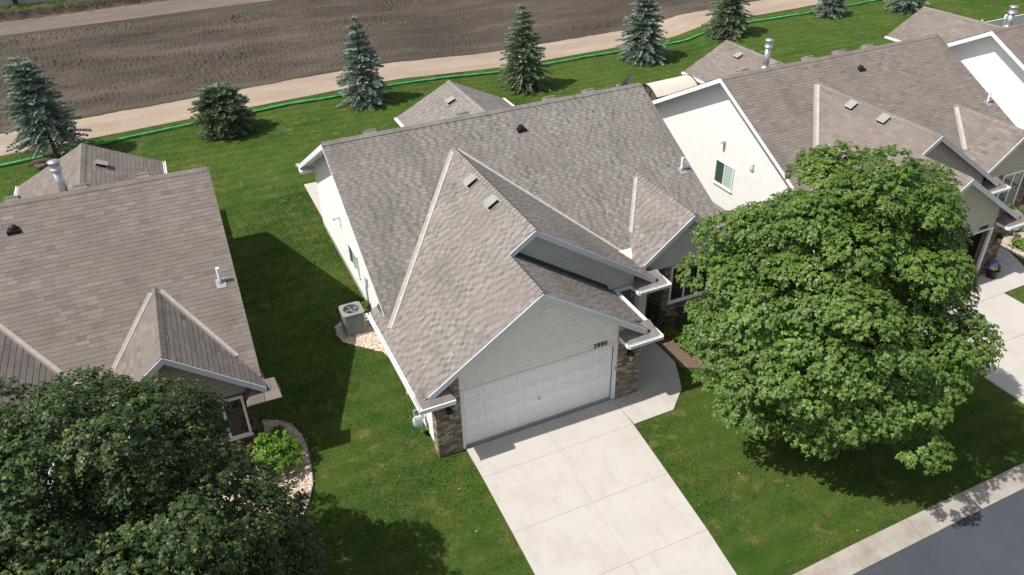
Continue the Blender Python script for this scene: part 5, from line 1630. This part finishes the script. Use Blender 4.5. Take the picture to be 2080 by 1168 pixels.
# ------------------------------------------------------------------ green erosion sock
SOCK = [(-40, 26.6), (-25, 27.9), (-13.9, 28.78), (-9.25, 29.40), (-5.69, 30.0), (1.57, 30.62), (4.8, 30.62), (11.15, 31.30), (16, 31.5), (22.15, 31.75), (29.93, 31.50), (35, 31.75), (41.0, 31.7), (48.2, 31.9), (56, 32.4)]
pts = []
for (xa_, ya_), (xb_, yb_) in zip(SOCK, SOCK[1:]):
    n = max(2, int((xb_ - xa_) / .35))
    for k in range(n):
        x = xa_ + (xb_ - xa_) * k / n; y = ya_ + (yb_ - ya_) * k / n
        y += .10 * noise.noise((x * .45, 0, 0)) + .035 * noise.noise((x * 1.7, 5, 0))
        pts.append(Vector((x, y, gz(x, y) + .085)))
m = MB(); n = 8; rings = []
for i, p in enumerate(pts):
    d = (pts[min(i + 1, len(pts) - 1)] - pts[max(i - 1, 0)]).normalized(); sd = Vector((-d.y, d.x, 0)); r = .066 + .026 * noise.noise((p.x * 1.1, 1, 0)) + .03 * noise.noise((p.x * 3.1, 1, 0))
    rings.append([p + sd * math.cos(k * 2 * math.pi / n) * r * 1.1 + Vector((0, 0, math.sin(k * 2 * math.pi / n) * r)) for k in range(n)])
vs = [q for rg in rings for q in rg]
fs = [(i * n + k, i * n + (k + 1) % n, (i + 1) * n + (k + 1) % n, (i + 1) * n + k) for i in range(len(rings) - 1) for k in range(n)]
m.add(vs, fs)
o = m.build("erosion_sock", M['sock'], None, True); o['label'] = "long green mesh tube lying along the lawn's edge by the dirt path"; o['category'] = "erosion barrier"

# ------------------------------------------------------------------ far building with posts
zb_ = .62
fb = thing("long_building", "long pale building with grey siding at the top left corner", "building", (0, 0, 0))
def wall_y(x): return 62.1 + (x + 14) * .045
m = MB(); m.hexa([(-60, wall_y(-60) + .03, zb_ - .5), (30, wall_y(30) + .03, zb_ - .5), (30, wall_y(30) + .03, 4.5), (-60, wall_y(-60) + .03, 4.5)], [(-60, wall_y(-60) + 9, zb_ - .5), (30, wall_y(30) + 9, zb_ - .5), (30, wall_y(30) + 9, 4.5), (-60, wall_y(-60) + 9, 4.5)])
m.build("wall", M['shed_wall'], fb)
for k in range(22):
    m = MB(); z = zb_ - .1 + k * .18
    A, B = Vector((-60, wall_y(-60), z)), Vector((30, wall_y(30), z))
    m.hexa([A + Vector((0, -.03, 0)), B + Vector((0, -.03, 0)), B + Vector((0, 0.0, .185)), A + Vector((0, 0.0, .185))], [A + Vector((0, .02, 0)), B + Vector((0, .02, 0)), B + Vector((0, .025, .185)), A + Vector((0, .025, .185))])
    m.build("siding_plank", M['shed_wall'], fb)
for (x, y), lab in (((-14.35, 61.6), "dark timber post in front of the pale building, the left one"), ((-5.75, 60.75), "dark timber post at the grass edge, the right one")):
    o = thing("timber_post", lab, "post", (x, y, gz(x, y) + .45))
    m = MB(); m.box(-.16, .16, -.16, .16, -.3, 3.2); m.build("shaft", M['timber'], o)
    m = MB(); m.box(-.22, .22, -.22, .22, .0, .18); m.build("base", M['timber'], o)
# tall weeds along the verge top
P = []; 
r = np.random.default_rng(4)
V = []; F = []; Tn = []
for i in range(5200):
    x = r.uniform(-18, 14); y = bank_lo(x) + r.uniform(.85, 2.6); zz = gz(x, y) + .55
    hh = r.uniform(.10, .34) * (1 + max(0, noise.noise((x * .8, 0, 9))) * 1.4); a = r.uniform(0, 6.28); k = len(V); w_ = .035
    V += [(x - w_ * math.cos(a), y - w_ * math.sin(a), zz), (x + w_ * math.cos(a), y + w_ * math.sin(a), zz), (x + r.normal(0, .08), y + r.normal(0, .08), zz + hh)]
    F.append((k, k + 1, k + 2)); Tn.append(r.random() * .9)
link("verge_grass", tri_mesh("verge_grass", np.array(V), np.array(F), Tn, M['shrub_mid']), None, kind='stuff')

# ------------------------------------------------------------------ patio canopy, dish, white fence
o = thing("patio_canopy", "beige arched patio canopy with brown side behind the cream gable", "canopy", (17.15, 16.35, -.45), .06)
L, Wd, z0, hh = 2.75, 1.75, 2.85, .42
prof = []
for k in range(11):
    u = k / 10
    prof.append((Wd * u, z0 + hh * math.sin(math.pi * u)))
m = MB()
for (y0, za_), (y1_, zb2) in zip(prof, prof[1:]):
    m.add([(0, y0, za_), (L, y0, za_), (L, y1_, zb2), (0, y1_, zb2), (0, y0, za_ - .03), (L, y0, za_ - .03), (L, y1_, zb2 - .03), (0, y1_, zb2 - .03)], [(0, 1, 2, 3), (7, 6, 5, 4), (0, 3, 7, 4), (1, 5, 6, 2)])
m.build("canopy_roof", M['canvas'], o, False)
m = MB(); pts2 = [(.02, y, z - .035) for y, z in prof]; m.slab(pts2 + [(.02, Wd, z0 - .75), (.02, 0, z0 - .75)], (.01, 0, 0)); m.build("side_panel", M['brown_net'], o)
m = MB()
for xx in (-.01, L + .01):
    for (y0, za_), (y1_, zb2) in zip(prof, prof[1:]): m.tube((xx, y0, za_), (xx, y1_, zb2), .04, n=6)
    for y0 in (0, Wd): m.tube((xx, y0, 0.2), (xx, y0, z0), .04, n=6)
for y0 in (0, Wd): m.tube((0, y0, z0), (L, y0, z0), .035, n=6)
for k in (3, 6): m.tube((-.01, prof[k][0], prof[k][1]), (-.01, Wd * (.2 + .05 * k), z0 - .7), .025, n=5)
m.build("frame", M['bronze'], o)

dp = to_world('B', (11.32, 10.1, mainz(10.1) - .34))
o = thing("satellite_dish", "small grey satellite dish beyond the right end of the long ridge", "satellite dish", dp)
m = MB(); m.tube((0, 0, -.05), (0, 0, .42), .03, n=8); m.tube((0, 0, .38), (.12, .12, .52), .025, n=6); m.build("mast", M['galv'], o)
m = MB()
pr = [(.02, 0), (.18, .015), (.32, .06), (.40, .10)]
m.lathe((0, 0, 0), pr, 20); m.f = m.f[:-1]; m.mi = m.mi[:-1]; m.t = m.t[:-1]
d_ = m.build("reflector", M['dish'], o, True); d_.location = (.12, .10, .50); d_.rotation_euler = (math.radians(62), 0, math.radians(-150))
m = MB(); m.tube((0.12, .12, .30), (-.38, .05, .44), .015, n=6); m.box(-.45, -.34, 0, .1, .41, .50); m.build("feed_arm", M['vent'], o)

o = thing("privacy_fence", "white vinyl fence beyond the farthest ridge at the top right", "fence", (45.4, 20.2, -.15), .03)
def fence_run(p0, p1, n):
    p0, p1 = Vector(p0), Vector(p1); d = (p1 - p0); L_ = d.length; d.normalize(); s_ = Vector((-d.y, d.x, 0)) * .02
    nb = int(L_ / .155)
    for k in range(nb):
        a, b = p0 + d * (L_ * k / nb + .004), p0 + d * (L_ * (k + 1) / nb - .004)
        mm = MB(); mm.hexa([a - s_, b - s_, b + s_, a + s_], [q + Vector((0, 0, 1.5)) for q in (a - s_, b - s_, b + s_, a + s_)]); mm.build("board", M['siding_white'], o)
    for z_ in (.05, 1.5):
        mm = MB(); s2_ = s_ * 1.8; mm.hexa([p0 - s2_ + Vector((0, 0, z_)), p1 - s2_ + Vector((0, 0, z_)), p1 + s2_ + Vector((0, 0, z_)), p0 + s2_ + Vector((0, 0, z_))], [q + Vector((0, 0, .10)) for q in (p0 - s2_ + Vector((0, 0, z_)), p1 - s2_ + Vector((0, 0, z_)), p1 + s2_ + Vector((0, 0, z_)), p0 + s2_ + Vector((0, 0, z_)))]); mm.build("rail", M['white'], o)
    for k in range(n + 1):
        c_ = p0 + d * (L_ * k / n); mm = MB(); mm.box(c_.x - .065, c_.x + .065, c_.y - .065, c_.y + .065, 0, 1.75); mm.lathe((c_.x, c_.y, 1.75), [(.10, 0), (.09, .04), (.01, .10)], 4); mm.build("post", M['white'], o)
fence_run((0, 0, 0), (7.2, 0, 0), 3)
fence_run((0, 0, 0), (0, -3.2, 0), 1)

# ------------------------------------------------------------------ pale dead leaves scattered on lawn and drive
r = np.random.default_rng(77); V = []; F = []; Tn = []
for cx, cy, sx, n in ((-1.0, -0.8, .9, 10), (7.5, -4.5, 2.4, 22), (-3.0, -4.0, 1.5, 5), (2.4, -3.5, 2.5, 5), (8, 24, 9, 8)):
    for i in range(n):
        x, y = r.normal(cx, sx), r.normal(cy, sx * .7); a = r.uniform(0, 6.28); L_ = r.uniform(.015, .034); k = len(V); z = gz(x, y) + (.045 if y > kerb_y(x) else -.05)
        c_, s_ = math.cos(a) * L_, math.sin(a) * L_
        V += [(x - c_, y - s_, z + .01), (x + s_ * .45, y - c_ * .45, z), (x + c_, y + s_, z + .012), (x - s_ * .45, y + c_ * .45, z)]
        F += [(k, k + 1, k + 2), (k, k + 2, k + 3)]; q = r.random(); Tn += [q, q]
link("leaf_litter", tri_mesh("leaf_litter", np.array(V), np.array(F), Tn, M['pebble']), None, kind='stuff')

# ------------------------------------------------------------------ grass blades on the lawn
V = []; F = []; Tn = []
def tufts(n, x0, x1, y0, y1, hmin, hmax, keep):
    r = np.random.default_rng(int(abs(x0 * 13 + y0 * 7 + n)))
    xs_ = r.uniform(x0, x1, n); ys_ = r.uniform(y0, y1, n)
    for x, y in zip(xs_, ys_):
        if not keep(x, y) or not is_lawn(x + r.normal(0, .022), y + r.normal(0, .022)): continue
        z = gz(x, y) - .015
        for b in range(3):
            a = r.uniform(0, 6.28); w_ = r.uniform(.008, .014); hh = r.uniform(hmin, hmax); k = len(V)
            bx, by = x + r.normal(0, .02), y + r.normal(0, .02)
            V.extend([(bx - w_ * math.cos(a), by - w_ * math.sin(a), z), (bx + w_ * math.cos(a), by + w_ * math.sin(a), z), (bx + r.normal(0, .035), by + r.normal(0, .035), z + hh)])
            F.append((k, k + 1, k + 2)); Tn.append(float(r.random()))
def seen(x, y):
    X, Y, Zd = px((x, y, 0)); return -40 < X < 2120 and -20 < Y < 1210
tufts(62000, -6.5, 16.0, -7.9, 4.0, .022, .055, seen)
tufts(30000, -6.0, 0.0, 4.0, 19.0, .022, .055, seen)
tufts(26000, -14, 26.0, 18.0, 33.0, .025, .065, seen)
tufts(9000, 26, 60.0, 18.0, 34.0, .03, .07, seen)
tufts(5000, 16, 31.0, -4.0, 3.0, .022, .055, seen)
link("grass", tri_mesh("grass", np.array(V), np.array(F), Tn, M['blades']), None, kind='stuff')
